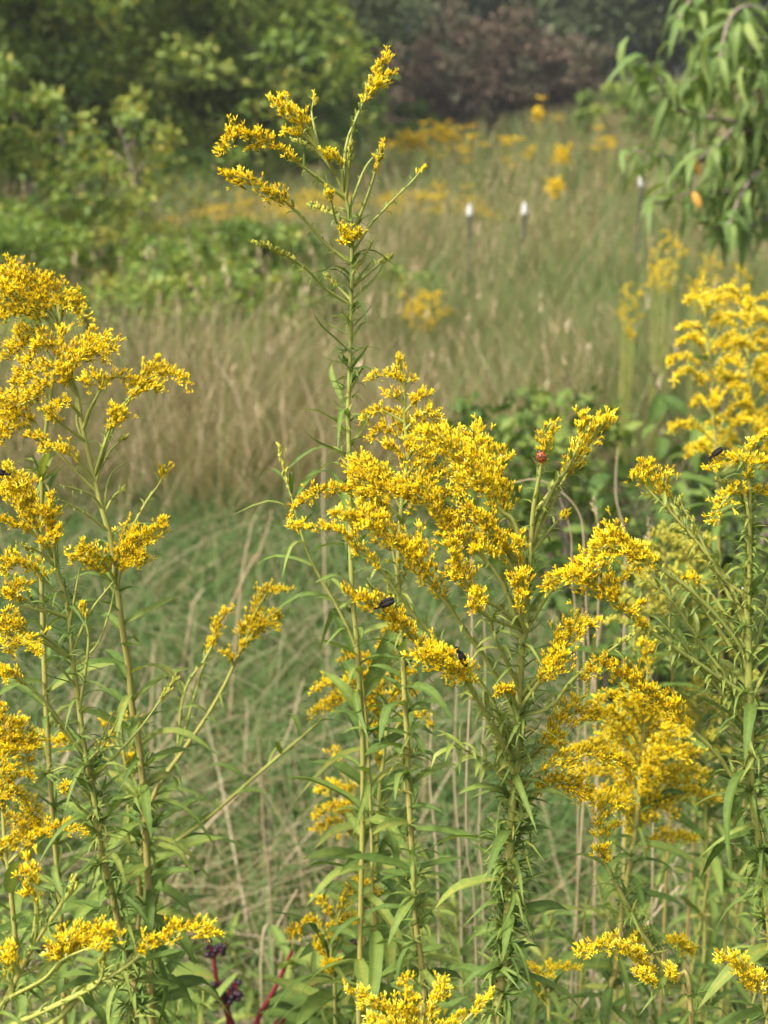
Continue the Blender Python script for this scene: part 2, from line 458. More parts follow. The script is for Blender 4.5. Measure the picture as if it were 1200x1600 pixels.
# ------------------------------------------------------------------ flower heads
def head_template(seed, petals, spread, body):
    """One small flower head, 1 unit long along +Z: cup, disc and short rays."""
    r = random.Random(seed)
    V, Fq, Ft, A, mq, mt = [], [], [], [], [], []
    n = 4
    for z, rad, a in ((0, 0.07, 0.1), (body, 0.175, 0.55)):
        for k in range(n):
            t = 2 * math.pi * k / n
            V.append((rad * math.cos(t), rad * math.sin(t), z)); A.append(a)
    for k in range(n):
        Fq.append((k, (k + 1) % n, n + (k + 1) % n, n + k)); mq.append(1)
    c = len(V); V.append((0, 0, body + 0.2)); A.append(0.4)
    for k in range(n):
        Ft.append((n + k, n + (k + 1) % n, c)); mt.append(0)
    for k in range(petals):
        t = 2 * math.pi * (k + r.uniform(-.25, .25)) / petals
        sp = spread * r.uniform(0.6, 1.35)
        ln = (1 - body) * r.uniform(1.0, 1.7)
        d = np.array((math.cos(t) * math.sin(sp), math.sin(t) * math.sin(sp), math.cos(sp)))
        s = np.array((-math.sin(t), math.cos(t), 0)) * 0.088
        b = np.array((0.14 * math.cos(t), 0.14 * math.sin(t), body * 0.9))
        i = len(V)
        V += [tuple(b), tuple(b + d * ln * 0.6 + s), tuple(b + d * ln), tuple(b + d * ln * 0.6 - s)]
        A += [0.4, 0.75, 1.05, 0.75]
        Fq.append((i, i + 1, i + 2, i + 3)); mq.append(0)
    return np.array(V), np.array(Fq), np.array(Ft), np.array(A), np.array(mq), np.array(mt)
HEADS = [head_template(1, 5, 0.50, 0.58), head_template(2, 4, 0.28, 0.60), head_template(3, 5, 0.8, 0.56), head_template(4, 3, 0.2, 0.64)]
def bud_template():
    V, A = [], []
    n = 4
    for z, rad, a in ((0, 0.10, 0.1), (0.35, 0.24, 0.4), (0.75, 0.17, 0.75)):
        for k in range(n):
            t = 2 * math.pi * k / n; V.append((rad * math.cos(t), rad * math.sin(t), z)); A.append(a)
    V.append((0, 0, 1)); A.append(0.95)
    Fq = [(q * n + k, q * n + (k + 1) % n, (q + 1) * n + (k + 1) % n, (q + 1) * n + k) for q in range(2) for k in range(n)]
    Ft = [(2 * n + k, 2 * n + (k + 1) % n, 3 * n) for k in range(n)]
    return np.array(V), np.array(Fq), np.array(Ft), np.array(A), np.full(len(Fq), 2), np.full(len(Ft), 2)
BUD = bud_template()
def far_head():
    V = np.array([(0, 0, 0), (.3, 0, .55), (0, .3, .55), (-.3, 0, .55), (0, -.3, .55), (0, 0, 1.0)])
    Ft = np.array([(0, 2, 1), (0, 3, 2), (0, 4, 3), (0, 1, 4), (5, 1, 2), (5, 2, 3), (5, 3, 4), (5, 4, 1)])
    return V, None, Ft, np.array([0.3, .55, .6, .5, .6, .85]), None, np.array([1, 1, 1, 1, 0, 0, 0, 0])
FARHEAD = far_head()

def add_heads(mb, tpl, P, D, size, val):
    V, Fq, Ft, A, mq, mt = tpl
    n = len(P)
    if n == 0: return
    D = nrm(D)
    ref = nrm(rng.normal(0, 1, (n, 3)))
    X = nrm(np.cross(ref, D)); Yv = np.cross(D, X)
    W = P[:, None] + size[:, None, None] * (V[None, :, 0:1] * X[:, None] + V[None, :, 1:2] * Yv[:, None] + V[None, :, 2:3] * D[:, None])
    k = len(V)
    off = (np.arange(n) * k)[:, None, None]
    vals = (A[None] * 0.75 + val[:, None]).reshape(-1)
    W = W.reshape(-1, 3)
    n0 = mb.n
    mb.add(W, (Ft[None] + off).reshape(-1, 3), np.tile(mt, n), vals)
    if Fq is not None:
        mb.f.append((Fq[None] + off).reshape(-1, 4) + n0)
        mb.m.append(np.tile(mq, n))

def plume(mb, C, R, hs=0.0046, dens=1.0, tone=0.0, bud=False, far=False, taper=True):
    """Flower heads on short side shoots crowded along the upper side of the axis curve C."""
    L = arclen(C); tot = L[-1]
    if tot < 1e-4: return
    R = R * (1.32 if not far else 1.0)
    step = max(0.0013, R * 0.085) if not far else R * 0.3
    nb = max(4, int(tot / step * dens))
    s = (np.arange(nb) + rng.uniform(-.4, .4, nb)) / nb * tot
    s = np.clip(s, 0, tot)
    c = along(C, s, L)
    T = nrm(along(C, np.clip(s + 0.003, 0, tot), L) - along(C, np.clip(s - 0.003, 0, tot), L))
    u = s / tot
    prof = (0.55 + 0.45 * sstep(0, 0.25, u)) * (1 - 0.55 * sstep(0.55, 1.0, u)) if taper else (0.7 + 0.3 * np.sin(u * math.pi))
    lump = 0.8 + 0.35 * np.sin(s / max(R, .004) * 1.9 + rng.uniform(0, 6)) + rng.uniform(-.25, .25, nb)
    rad = R * prof * np.clip(lump, 0.45, 1.35)
    rv = rng.normal(0, 1, (nb, 3)); rv -= (rv * T).sum(1, keepdims=True) * T
    d = nrm(nrm(rv) + 0.45 * ZUP + 0.35 * T)
    Ps, Ds, Vs = [], [], []
    for i in range(nb):
        ln = rad[i]
        m = max(2, int(ln / hs * (2.9 if not far else 2.6)))
        q = np.linspace(0.12, 1.0, m) ** 0.75 + rng.uniform(-.08, .08, m)
        arc = d[i] * (q * ln)[:, None] + T[i] * (0.35 * ln * q ** 2)[:, None] - ZUP * (0.10 * ln * q ** 2)[:, None]
        p = c[i] + arc + rng.normal(0, 0.16 * ln + 0.0006, (m, 3))
        Ps.append(p - d[i] * hs * 0.4)
        Ds.append(d[i] * 0.75 + T[i] * 0.45 + ZUP * 0.6 + rng.normal(0, 0.24, (m, 3)))
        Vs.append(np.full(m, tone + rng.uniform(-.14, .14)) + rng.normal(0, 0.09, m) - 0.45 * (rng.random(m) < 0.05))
        if not far and not bud and ln > 0.004 and i % 3 == 0:
            mb.tube(np.array([c[i], c[i] + d[i] * ln * 0.5 + T[i] * ln * 0.08, c[i] + d[i] * ln * 0.85 + T[i] * 0.25 * ln]), 0.00045, 0.0003, 3, 2, 0.4, cap=False)
    P = np.concatenate(Ps); D = np.concatenate(Ds); Vv = np.concatenate(Vs)
    n = len(P)
    size = hs * rng.uniform(0.75, 1.25, n)
    if far:
        add_heads(mb, FARHEAD, P, D, size * 1.3, Vv); return
    if bud:
        add_heads(mb, BUD, P, D, size * 0.85, Vv); return
    k = rng.choice(5, n, p=[0.27, 0.27, 0.14, 0.22, 0.10])
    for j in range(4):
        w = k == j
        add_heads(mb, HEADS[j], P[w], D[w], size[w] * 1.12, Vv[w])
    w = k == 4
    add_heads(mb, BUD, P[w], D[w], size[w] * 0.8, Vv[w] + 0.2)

# ------------------------------------------------------------------ goldenrod
FLOWER_MATS = [M['petal'], M['cup'], M['bud']]
PLUMES = {}

class Goldenrod:
    def __init__(self, Y, stem, w, label, group=None, hs=0.0046, far=False, lean=(0, 0), name="goldenrod", cut=False):
        """stem: photograph points from the tip down; the stem then goes on to the ground."""
        self.Y, self.hs, self.far = Y, hs, far
        P = [at(x, y, Y) for x, y in stem]
        last = P[-1]
        g = np.array((last[0] + (last[0] - P[-2][0]) * 0.6 + lean[0], last[1] + lean[1], 0.0))
        g[2] = float(ground_z(g[0], g[1])) - 0.02
        mid = (last + g) / 2; mid[0] = last[0] * 0.6 + g[0] * 0.4
        P += [mid, g]
        P = P[::-1]
        self.curve = catmull(np.array(P), 7)
        # slight natural wobble towards and away from the viewer
        self.L = arclen(self.curve)
        self.curve[:, 1] += 0.006 * np.sin(self.L * 17 + Y * 50) * np.minimum(1, self.L / 0.2)
        self.base = g.copy(); self.base[2] += 0.02
        self.root = thing(name, self.base, label, "goldenrod", group)
        self.top = stem[0]
        r = w * 0.5 * mpp(1000, Y)
        n = len(self.curve)
        rr = r * np.concatenate([np.linspace(1.25, 1.0, n - n // 2), np.linspace(1.0, 0.45, n // 2)])
        if cut: rr = np.full(n, r)
        mb = MB(); mb.tube(self.curve, rr, None, 8 if not far else 5, 0, np.linspace(0.75, 0.45, 1)[0])
        mb.a[0] = np.repeat(np.linspace(0.85, 0.35, n), 8 if not far else 5)
        mb.build("stem", M['stem'], self.root, self.base)
        self.pix = np.array([self.to_px(c) for c in self.curve])
    @staticmethod
    def to_px(p):
        v = p - CAM
        d = v @ FWD
        return (600 + F * (v @ RIGHT) / d, 800 - F * (v @ UP) / d)
    def stem_at(self, py):
        k = self.pix[:, 1]
        o = np.argsort(k)
        py = min(max(py, k.min() + 2), k.max())
        return np.array([np.interp(py, k[o], self.curve[o, j]) for j in range(3)])
    def stem_px(self, py):
        k = self.pix[:, 1]; o = np.argsort(k)
        return float(np.interp(py, k[o], self.pix[o, 0]))
    def branch(self, pts, w=0, f=0.4, dy=None, bud=False, tone=0.0, r=1.15, bract=8, dens=1.0, key=None, blen=18, taper=True):
        x0, y0 = pts[0]
        dx = x0 - self.stem_px(y0)
        if abs(dx) > 14:
            ry = y0 + 0.95 * abs(dx)
            pts = [(self.stem_px(ry), ry)] + list(pts)
            if f > 0: f = max(f, 0.0) * 0.6 + 0.3
        ext = math.hypot(pts[-1][0] - pts[0][0], pts[-1][1] - pts[0][1]) * mpp(pts[0][1], self.Y)
        if dy is None: dy = random.uniform(-0.55, 0.55) * ext
        rt = self.stem_at(pts[0][1])
        q = np.array(pts, float)
        l = np.concatenate([[0], np.cumsum(np.hypot(*np.diff(q, axis=0).T))]); l /= l[-1]
        P = [rt] + [at(x, y, rt[1] + dy * (t ** 1.2)) for (x, y), t in zip(pts[1:], l[1:])]
        C = catmull(np.array(P), 7)
        L = arclen(C)
        mb = MB()
        sc = mpp(pts[0][1], self.Y)
        if self.Y < .935 and bract: r, blen = r * 1.3, blen * 1.3
        mb.tube(C, r * 1.2e-3, 0.45e-3, 6 if not self.far else 4, 0, 0.38)
        # small alternate bracts on the bare part
        endb = L[-1] * (f if w else 1.0)
        if bract:
            s = 0.012
            k = 0
            while s < endb:
                p = along(C, np.array([s]), L)[0]; T = nrm(along(C, np.array([min(s + .004, L[-1])]), L)[0] - p + 1e-9)
                az = k * 2.4 + random.uniform(-.5, .5)
                a = nrm(np.cross(T, (0.2, 0.4, 0.9))); b = np.cross(T, a)
                d = nrm(T * random.uniform(0.5, 1.0) + (a * math.cos(az) + b * math.sin(az)) * random.uniform(.5, .9))
                ln = blen * sc * random.uniform(0.6, 1.35)
                if self.far:
                    V, Q, A = leaf_template(0.2, 0.4, 0.4, 0.2, 0, 2)
                else:
                    V, Q, A = leaf_template(random.uniform(.18, .28), random.uniform(-.1, .8), .5, random.uniform(-.3, .8), random.uniform(-.15, .15), 4)
                Mx = np.array(frame_matrix(p, d, ZUP, ln))
                V = (np.c_[V, np.ones(len(V))] @ Mx.T)[:, :3]
                mb.add(V, Q, 1, A + random.uniform(-.2, .25))
                s += bract * sc * random.uniform(0.7, 1.4); k += 1
        br = mb.build("branch", [M['stem'], M['bract']], self.root, self.base)
        if w:
            if w >= 20 and not bud: w = 20 + (w - 20) * 1.3
            R = 0.5 * w * sc
            s = np.linspace(L[-1] * f, L[-1], 28)
            fm = MB(); plume(fm, along(C, s, L), R, self.hs, dens, tone + random.uniform(-.1, .08), bud, self.far, taper)
            o = fm.build("flower_plume", FLOWER_MATS, br, self.base, smooth=False)
            o["kind"] = "stuff"
        if key: PLUMES[key] = (C, 0.5 * w * sc)
        return C
    def leaves(self, y0, y1, n, l0, l1, meshes=None, shoots=0.0, shoot_size=(0.018, 0.032), el=(0.2, 0.9)):
        """Alternate leaves between photograph heights y0 (upper) and y1 (lower); l0, l1 leaf length in metres."""
        meshes = meshes or L_LANCE
        for k in range(n):
            t = (k + random.uniform(-.3, .3)) / n
            py = y0 + (y1 - y0) * t
            p = self.stem_at(py)
            az = k * 2.399 + random.uniform(-.35, .35)
            e = el[1] + (el[0] - el[1]) * t + random.uniform(-.3, .3)
            d = np.array((math.cos(az) * math.cos(e), math.sin(az) * math.cos(e), math.sin(e)))
            ln = (l0 + (l1 - l0) * t) * random.uniform(0.5, 1.3)
            put(meshes, p, d, ZUP + 0.25 * rng.normal(0, 1, 3), ln, self.root, self.base, wide=random.uniform(.8, 1.1))
            if random.random() < shoots:
                h = np.array((d[0], d[1], 0.25))
                q = p + nrm(h) * 0.004
                put(SHOOTS, q, nrm((d[0], d[1], 0.1)), ZUP, random.uniform(*shoot_size), self.root, self.base, "leaf_shoot") \
                    if False else self.shoot(q, d, random.uniform(*shoot_size))
    def lower_leaves(self, n, ln):
        """Leaves on the part of the stem below the frame."""
        y = max(1600, self.pix[len(self.pix) // 3, 1])
        for k in range(n):
            t = random.uniform(0.15, 0.5)
            p = along(self.curve, np.array([t * self.L[-1]]), self.L)[0]
            az = k * 2.4; e = random.uniform(-.2, .5)
            put(L_LANCE, p, (math.cos(az) * math.cos(e), math.sin(az) * math.cos(e), math.sin(e)), ZUP, ln * random.uniform(.7, 1.2), self.root, self.base)
    def shoot(self, p, d, size):
        o = bpy.data.objects.new("leaf_shoot", random.choice(SHOOTS))
        o.parent = self.root
        up = nrm(np.array((d[0], d[1], 0)) * 0.6 + ZUP)
        # shoot mesh grows along +Z
        x = nrm(np.cross(up, (d[1], -d[0], 0.2))); y = np.cross(up, x)
        q = p - self.base
        o.matrix_basis = Matrix(((x[0] * size, y[0] * size, up[0] * size, q[0]), (x[1] * size, y[1] * size, up[1] * size, q[1]),
                                 (x[2] * size, y[2] * size, up[2] * size, q[2]), (0, 0, 0, 1)))
        col.objects.link(o)

def arc_pts(g, ex, ey, lift=22, drop=46):
    ry = ey + drop
    sx = g.stem_px(ry)
    mx, my = sx + (ex - sx) * 0.55, min(ey, ey + (ry - ey) * 0.3) - lift * 0.4
    return [(sx, ry), (sx + (ex - sx) * 0.25, ry - (ry - my) * 0.6), (mx, my), (ex, ey)]


def seed_stalks(name, label, n, y0, y1, h0, h1, w, val, plume_len):
    x, y = scatter(n, y0, y1)
    k = vnoise(x, y, 0.7, 12) > -0.12
    x, y = x[k], y[k]; n = len(x)
    base = np.stack([x, y, ground_z(x, y) - 0.01], -1)
    h = rng.uniform(h0, h1, n); az = rng.uniform(0, 2 * math.pi, n); lean = rng.uniform(0.02, 0.5, n)
    mb = MB()
    v = np.clip(rng.normal(val, 0.09, n), 0, 1)
    V, Q, A = blades(base, h, np.full(n, w), lean, az, v, seg=4)
    mb.add(V, Q, 0, A)
    tip = V.reshape(n, 5, 2, 3)[:, 4].mean(1)
    for q in range(5):
        b = tip - np.array((0, 0, 1.0)) * (plume_len * q * 0.22)
        V, Q, A = blades(b, np.full(n, plume_len * .55), np.full(n, w * 2.6), rng.uniform(.1, .5, n), rng.uniform(0, 6.3, n), v + .06, seg=2)
        mb.add(V, Q, 0, A)
    tag(mb.build(name, M['grass']), label, "grass", kind="stuff")
seed_stalks("seeding_grass", "pale seeding grass stalks standing over the tan grass", 1000, 4.9, 9.0, .5, .9, .004, .80, .06)
seed_stalks("far_seeding_grass", "brown seeding grass stalks across the olive meadow", 1500, 9.0, 20.0, .5, .8, .007, .66, .08)
# ------------------------------------------------------------------ the foreground goldenrods, one by one
# --- tall slender plant with a nodding open top
g = Goldenrod(1.06, [(447, 150), (471, 196), (496, 228), (524, 270), (541, 312), (549, 357), (550, 410), (547, 560), (544, 640), (546, 732), (548, 860), (552, 940), (558, 1000), (563, 1100), (567, 1183), (566, 1310), (564, 1405), (562, 1525), (561, 1600)], 8,
    "tallest slender goldenrod with a sparse open top above the others")
g.branch([(500, 235), (485, 205), (466, 185), (448, 172), (430, 166)], 34, .35, -.01, bract=6)
g.branch([(496, 228), (476, 212), (462, 208), (444, 207)], 18, .4, .01)
g.branch([(496, 228), (470, 190), (458, 172), (447, 150)], 14, .3, .01)
g.branch([(541, 298), (541, 228), (559, 179), (572, 150), (590, 122), (604, 86)], 22, .62, .02, dens=1.1)
g.branch([(559, 190), (566, 166), (570, 150)], 14, .4, .02) if False else None
g.branch([(541, 298), (553, 195), (577, 148), (594, 128), (612, 112)], 15, .75, .03)
g.branch([(499, 231), (491, 200), (487, 175), (491, 152)], 12, .88, .02)
g.branch([(538, 312), (510, 287), (471, 259), (440, 235), (405, 221), (377, 210), (354, 222), (343, 245)], 24, .50, -.05)
g.branch([(505, 285), (471, 259), (455, 246), (450, 238)], 13, .8, -.03)
g.branch([(545, 413), (510, 382), (475, 343), (443, 313), (415, 298), (384, 280), (349, 272)], 26, .52, -.03)
g.branch([(545, 477), (510, 452), (478, 420), (440, 396), (394, 378)], 8, .6, -.06, bud=True)
g.branch([(552, 395), (580, 350), (615, 312), (643, 284), (661, 262)], 15, .93, .03)
g.branch([(552, 370), (576, 301), (590, 256), (599, 224)], 9, .72, -.02)
g.branch([(546, 330), (569, 266), (590, 238)], 0, 0, .04, blen=12)
g.branch([(541, 312), (546, 265), (549, 223)], 7, .6, -.02, bud=True)
g.branch([(550, 430), (576, 389), (584, 371)], 0, 0, -.02, blen=14)
g.branch([(550, 450), (587, 417), (612, 399)], 7, .7, .03, bud=True)
g.branch([(547, 375), (527, 350), (517, 312), (511, 300)], 16, .82, -.03)
g.branch([(549, 385), (543, 372), (538, 362)], 22, .2, -.03)
g.branch([(549, 380), (556, 370), (560, 362)], 14, .3, -.02)
g.branch([(546, 345), (510, 330), (482, 319)], 8, .4, .02, bud=True)
g.branch([(550, 470), (530, 450), (508, 430)], 8, .5, .02, bud=True)
g.branch([(524, 275), (512, 250), (507, 238)], 14, .5, -.02)
g.branch([(541, 300), (534, 262), (520, 240)], 9, .6, -.02)
g.branch([(520, 262), (490, 232), (458, 220)], 7, .4, .02, bud=True)
g.leaves(330, 560, 26, .022, .040, L_NARROW, .35, (.012, .02), (.5, .9))
g.leaves(560, 780, 17, .036, .05, L_NARROW, .6, (.014, .022))
g.leaves(780, 1180, 20, .045, .058, None, .3, (.014, .022))
g.leaves(1180, 1600, 20, .05, .065, None, .3, (.015, .022), (-.3, .5))

# --- pyramid-topped plant in the middle
g = Goldenrod(1.0, [(622, 558), (628, 584), (632, 616), (632, 656), (636, 692), (634, 732), (628, 780), (622, 880), (624, 940), (628, 1000), (633, 1100), (636, 1152), (639, 1247), (645, 1342), (648, 1421), (657, 1494), (661, 1541), (664, 1600)], 9,
    "goldenrod with a dense pyramid of arching yellow sprays beside the tall slender one")
B2 = lambda p, w, f=.25, dy=None, **k: g.branch(p, w, f, dy, bract=0, **k)
B2([(630, 600), (626, 576), (622, 555)], 15, 0, 0)
B2([(630, 612), (620, 590), (596, 587), (575, 593)], 13)
B2([(630, 600), (640, 594), (648, 598)], 11)
B2([(632, 632), (620, 620), (604, 615)], 16)
B2([(633, 645), (652, 624), (673, 617)], 19)
B2([(633, 660), (596, 642), (565, 658)], 15)
B2([(634, 672), (660, 645), (684, 650)], 17)
B2([(634, 690), (600, 674), (575, 687)], 17)
B2([(634, 700), (628, 672), (624, 640)], 26, .1)
B2([(635, 715), (640, 690), (660, 672), (690, 664)], 30, .2)
B2([(635, 730), (620, 705), (604, 692)], 24, .2)
B2([(634, 745), (660, 718), (702, 704)], 32, .2)
B2([(634, 720), (645, 700), (650, 690)], 28, .2)
B2([(630, 795), (600, 752), (570, 730), (548, 735)], 32, .3)
B2([(632, 780), (610, 745), (590, 740), (560, 752)], 30, .35)
B2([(628, 810), (590, 776), (540, 767), (495, 768), (454, 800)], 21, .3, -.03)
B2([(634, 790), (665, 755), (692, 741), (727, 762)], 32, .35, -.01)
B2([(628, 830), (645, 790), (680, 772), (712, 776)], 28, .4)
B2([(624, 860), (600, 800), (585, 780), (560, 775)], 30, .4)
B2([(624, 900), (610, 850), (590, 820)], 12, .7)
B2([(624, 920), (640, 880), (652, 850)], 12, .75)
B2([(626, 960), (590, 925), (575, 905)], 0, 0)
g.branch([(626, 990), (610, 940), (604, 900)], 8, .7, bud=True)
g.leaves(800, 1000, 16, .03, .04, L_NARROW, .3)
g.leaves(1000, 1600, 42, .042, .062, None, .7, (.015, .024), (-.1, .6))
g.lower_leaves(8, .07)

# --- sturdy plant whose long side branches arch to the left over the middle
g = Goldenrod(.90, [(829, 840), (827, 868), (824, 900), (820, 980), (815, 1002), (810, 1107), (806, 1195), (801, 1282), (797, 1365), (791, 1475), (782, 1548), (777, 1600)], 14,
    "sturdy thick-stemmed goldenrod with long arching side branches and densely leafy stem")
D = g
g.branch([(829, 850), (837, 803), (857, 773), (872, 753), (897, 720), (923, 687), (950, 652)], 34, .52, .01, key='lady2')
g.branch([(829, 850), (860, 770), (890, 725), (912, 670), (905, 645)], 24, .74, .0)
g.branch([(829, 850), (890, 735), (925, 680), (945, 665), (960, 660)], 26, .82, .02)
g.branch([(829, 860), (833, 800), (841, 753), (849, 713), (857, 680), (866, 663)], 24, .68, -.015, key='lady')
g.branch([(829, 865), (860, 827), (885, 802)], 13, .85, .02, blen=20)
g.branch([(826, 920), (815, 885), (803, 846)], 26, .5, -.02)
g.branch([(826, 905), (790, 860), (781, 842)], 20, .75, -.01)
g.branch([(822, 945), (820, 920), (808, 898)], 28, .4, -.03)
g.branch([(822, 990), (812, 950), (818, 930)], 22, .5, -.03)
# the great left plume masses
g.branch([(824, 915), (806, 822), (780, 795), (755, 755), (722, 713), (690, 690), (655, 680)], 44, .42, -.02, dens=1.1)
g.branch([(824, 905), (800, 815), (787, 770), (776, 740), (786, 708)], 34, .52, .02)
g.branch([(824, 910), (795, 800), (765, 745), (748, 700), (748, 660)], 40, .6, .03)
g.branch([(824, 910), (790, 800), (745, 735), (715, 690), (690, 668)], 36, .62, .04)
g.branch([(815, 1000), (790, 920), (752, 868), (724, 844), (704, 826), (676, 793), (640, 768), (596, 760), (556, 745)], 42, .42, -.03, dens=1.1)
g.branch([(806, 1130), (769, 1045), (728, 988), (704, 951), (682, 923), (663, 895), (640, 862), (600, 836), (565, 810), (520, 803)], 40, .53, -.06, dens=1.1)
g.branch([(806, 1190), (760, 1080), (689, 1006), (652, 967), (628, 938), (600, 896), (560, 856), (540, 836), (510, 826), (450, 826)], 18, .72, -.05)
g.branch([(806, 1200), (720, 1050), (659, 1008), (637, 985), (618, 966), (590, 945), (540, 930)], 27, .64, -.10, key='beetle')
g.branch([(806, 1195), (728, 1064), (704, 1051), (690, 1036), (668, 1028), (654, 1022)], 36, .62, -.11, key='beetle2', taper=False)
g.branch([(820, 985), (780, 950), (742, 930), (722, 898), (708, 862), (694, 850)], 30, .45, -.05)
g.branch([(820, 985), (765, 965), (744, 945), (750, 925)], 22, .6, -.06)
g.branch([(824, 905), (797, 866), (772, 835), (748, 806), (722, 795)], 32, .3, -.03)
g.branch([(824, 935), (795, 880), (760, 858), (735, 862)], 18, .5, -.03)
g.branch([(812, 1090), (846, 1050), (853, 1035), (878, 1008), (902, 975), (934, 976)], 34, .35, -.02)
g.branch([(812, 1110), (846, 1062), (870, 1040), (880, 1020)], 34, .45, -.04)
g.branch([(822, 985), (857, 928), (880, 905), (900, 893)], 20, .6, .0, blen=20)
g.branch([(810, 1120), (860, 1104), (895, 1062), (948, 1020), (976, 999), (993, 985)], 8, .85, -.02, bud=True, blen=26)
g.branch([(806, 1195), (846, 1165), (868, 1132), (900, 1113), (945, 1118)], 36, .28, .03)
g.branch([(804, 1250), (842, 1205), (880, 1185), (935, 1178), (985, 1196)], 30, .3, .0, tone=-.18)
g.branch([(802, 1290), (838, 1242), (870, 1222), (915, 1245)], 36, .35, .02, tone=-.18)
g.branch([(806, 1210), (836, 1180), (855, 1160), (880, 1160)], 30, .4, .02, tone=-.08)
g.branch([(806, 1230), (760, 1190), (700, 1160)], 0, 0, -.04, blen=34)
g.branch([(812, 1080), (790, 1030), (775, 1000), (765, 960)], 0, 0, -.03, blen=30)
g.branch([(806, 1195), (790, 1140), (740, 1090)], 9, .85, -.03, bud=True, blen=28)
g.branch([(810, 1110), (795, 1080), (775, 1083)], 14, .5, -.03, tone=-.15)
g.leaves(850, 1100, 36, .022, .030, L_NARROW, .3, (.010, .016), (.5, 1.0))
g.leaves(1100, 1600, 40, .026, .036, L_NARROW, 1.0, (.018, .032), (.0, .8))
g.leaves(1180, 1600, 26, .045, .065, None, .5, (.018, .03), el=(-.2, .5))
g.lower_leaves(14, .07)

# --- right-hand sturdy plant with bare snapped main tip
g = Goldenrod(.92, [(1162, 916), (1163, 940), (1165, 985), (1167, 1055), (1172, 1160), (1176, 1230), (1187, 1310), (1196, 1365), (1203, 1430), (1208, 1520), (1212, 1600)], 13,
    "sturdy goldenrod with a snapped-off pale stem tip and steep rising side branches", cut=True)
sn = MB(); p = g.stem_at(917); sn.ball(p + np.array((0, 0, .001)), (.0032, .0032, .0016), 0, .9)
so = sn.build("snapped_tip", M['cap'], g.root, g.base); so["label"] = "pale torn fibres where the stem tip broke off"
g.branch([(1165, 985), (1140, 913), (1100, 860), (1060, 813), (1027, 780), (1005, 757), (988, 744)], 14, .93, .0, bract=6, blen=24)
g.branch([(1165, 985), (1100, 860), (1060, 813), (1035, 778), (1014, 752), (1006, 722)], 34, .80, .02)
g.branch([(1165, 985), (1100, 862), (1060, 805), (1040, 765), (1046, 738)], 28, .84, .03)
g.branch([(1120, 890), (1085, 820), (1068, 795), (1063, 775)], 12, .75, .0, bud=True)
g.branch([(1167, 1055), (1150, 1000), (1090, 932), (1040, 895), (1000, 868), (965, 853), (930, 862), (906, 882)], 38, .64, -.04)
g.branch([(1167, 1050), (1080, 925), (1020, 880), (985, 860), (960, 840), (940, 842)], 30, .74, -.02)
g.branch([(1168, 1095), (1123, 1065), (1081, 1034), (1039, 1002), (990, 967), (945, 930), (915, 905), (885, 900), (852, 912)], 38, .64, -.05)
g.branch([(1168, 1090), (1039, 1002), (1000, 975), (988, 955), (1006, 942)], 16, .75, -.04)
g.branch([(1168, 1090), (990, 967), (960, 930), (975, 900), (1000, 895)], 15, .78, -.03)
g.branch([(1170, 1110), (1100, 1010), (1050, 940), (1010, 905)], 0, 0, .01, blen=26)
g.branch([(1166, 1020), (1120, 940), (1085, 905), (1070, 903)], 14, .82, .02)
g.branch([(1174, 1225), (1147, 1216), (1123, 1181), (1088, 1146), (1060, 1118), (1032, 1097), (997, 1074), (969, 1050), (944, 1042), (910, 1062)], 32, .40, -.05, tone=-.08)
g.branch([(1170, 1140), (1110, 1060), (1060, 1000), (1030, 970)], 0, 0, -.02, blen=26)
g.branch([(1167, 1040), (1195, 960), (1205, 900)], 0, 0, .03, blen=26)
g.branch([(1170, 1100), (1200, 1040), (1220, 1000)], 12, .7, .0)
g.branch([(1172, 1160), (1135, 1120), (1100, 1080)], 0, 0, .02, blen=30)
# the upright leading shoot at the right with its crooked sprays
g.branch([(1166, 990), (1167, 913), (1172, 853), (1169, 770), (1165, 700)], 0, 0, -.01, r=1.7, blen=30)
g.branch([(1166, 990), (1172, 800), (1166, 730), (1133, 716), (1104, 735)], 16, .72, -.02, key='beetle3')
g.branch([(1166, 990), (1172, 800), (1170, 715), (1183, 690), (1206, 676)], 18, .82, -.02)
g.branch([(1166, 990), (1172, 820), (1175, 735), (1205, 722)], 18, .84, .0)
g.branch([(1166, 990), (1172, 840), (1160, 766), (1133, 782), (1110, 817)], 19, .74, -.02)
g.branch([(1166, 990), (1172, 830), (1172, 772), (1205, 768)], 20, .84, .0)
g.branch([(1166, 990), (1172, 840), (1150, 762), (1118, 752)], 9, .8, -.01, bud=True)
g.leaves(925, 1160, 30, .03, .036, L_NARROW, .3, (.010, .018), (.3, .9))
g.leaves(1160, 1600, 40, .03, .036, L_NARROW, .95, (.018, .030), (.0, .7))
g.leaves(1050, 1600, 26, .05, .068, None, 0, el=(-.3, .4))
g.lower_leaves(10, .07)

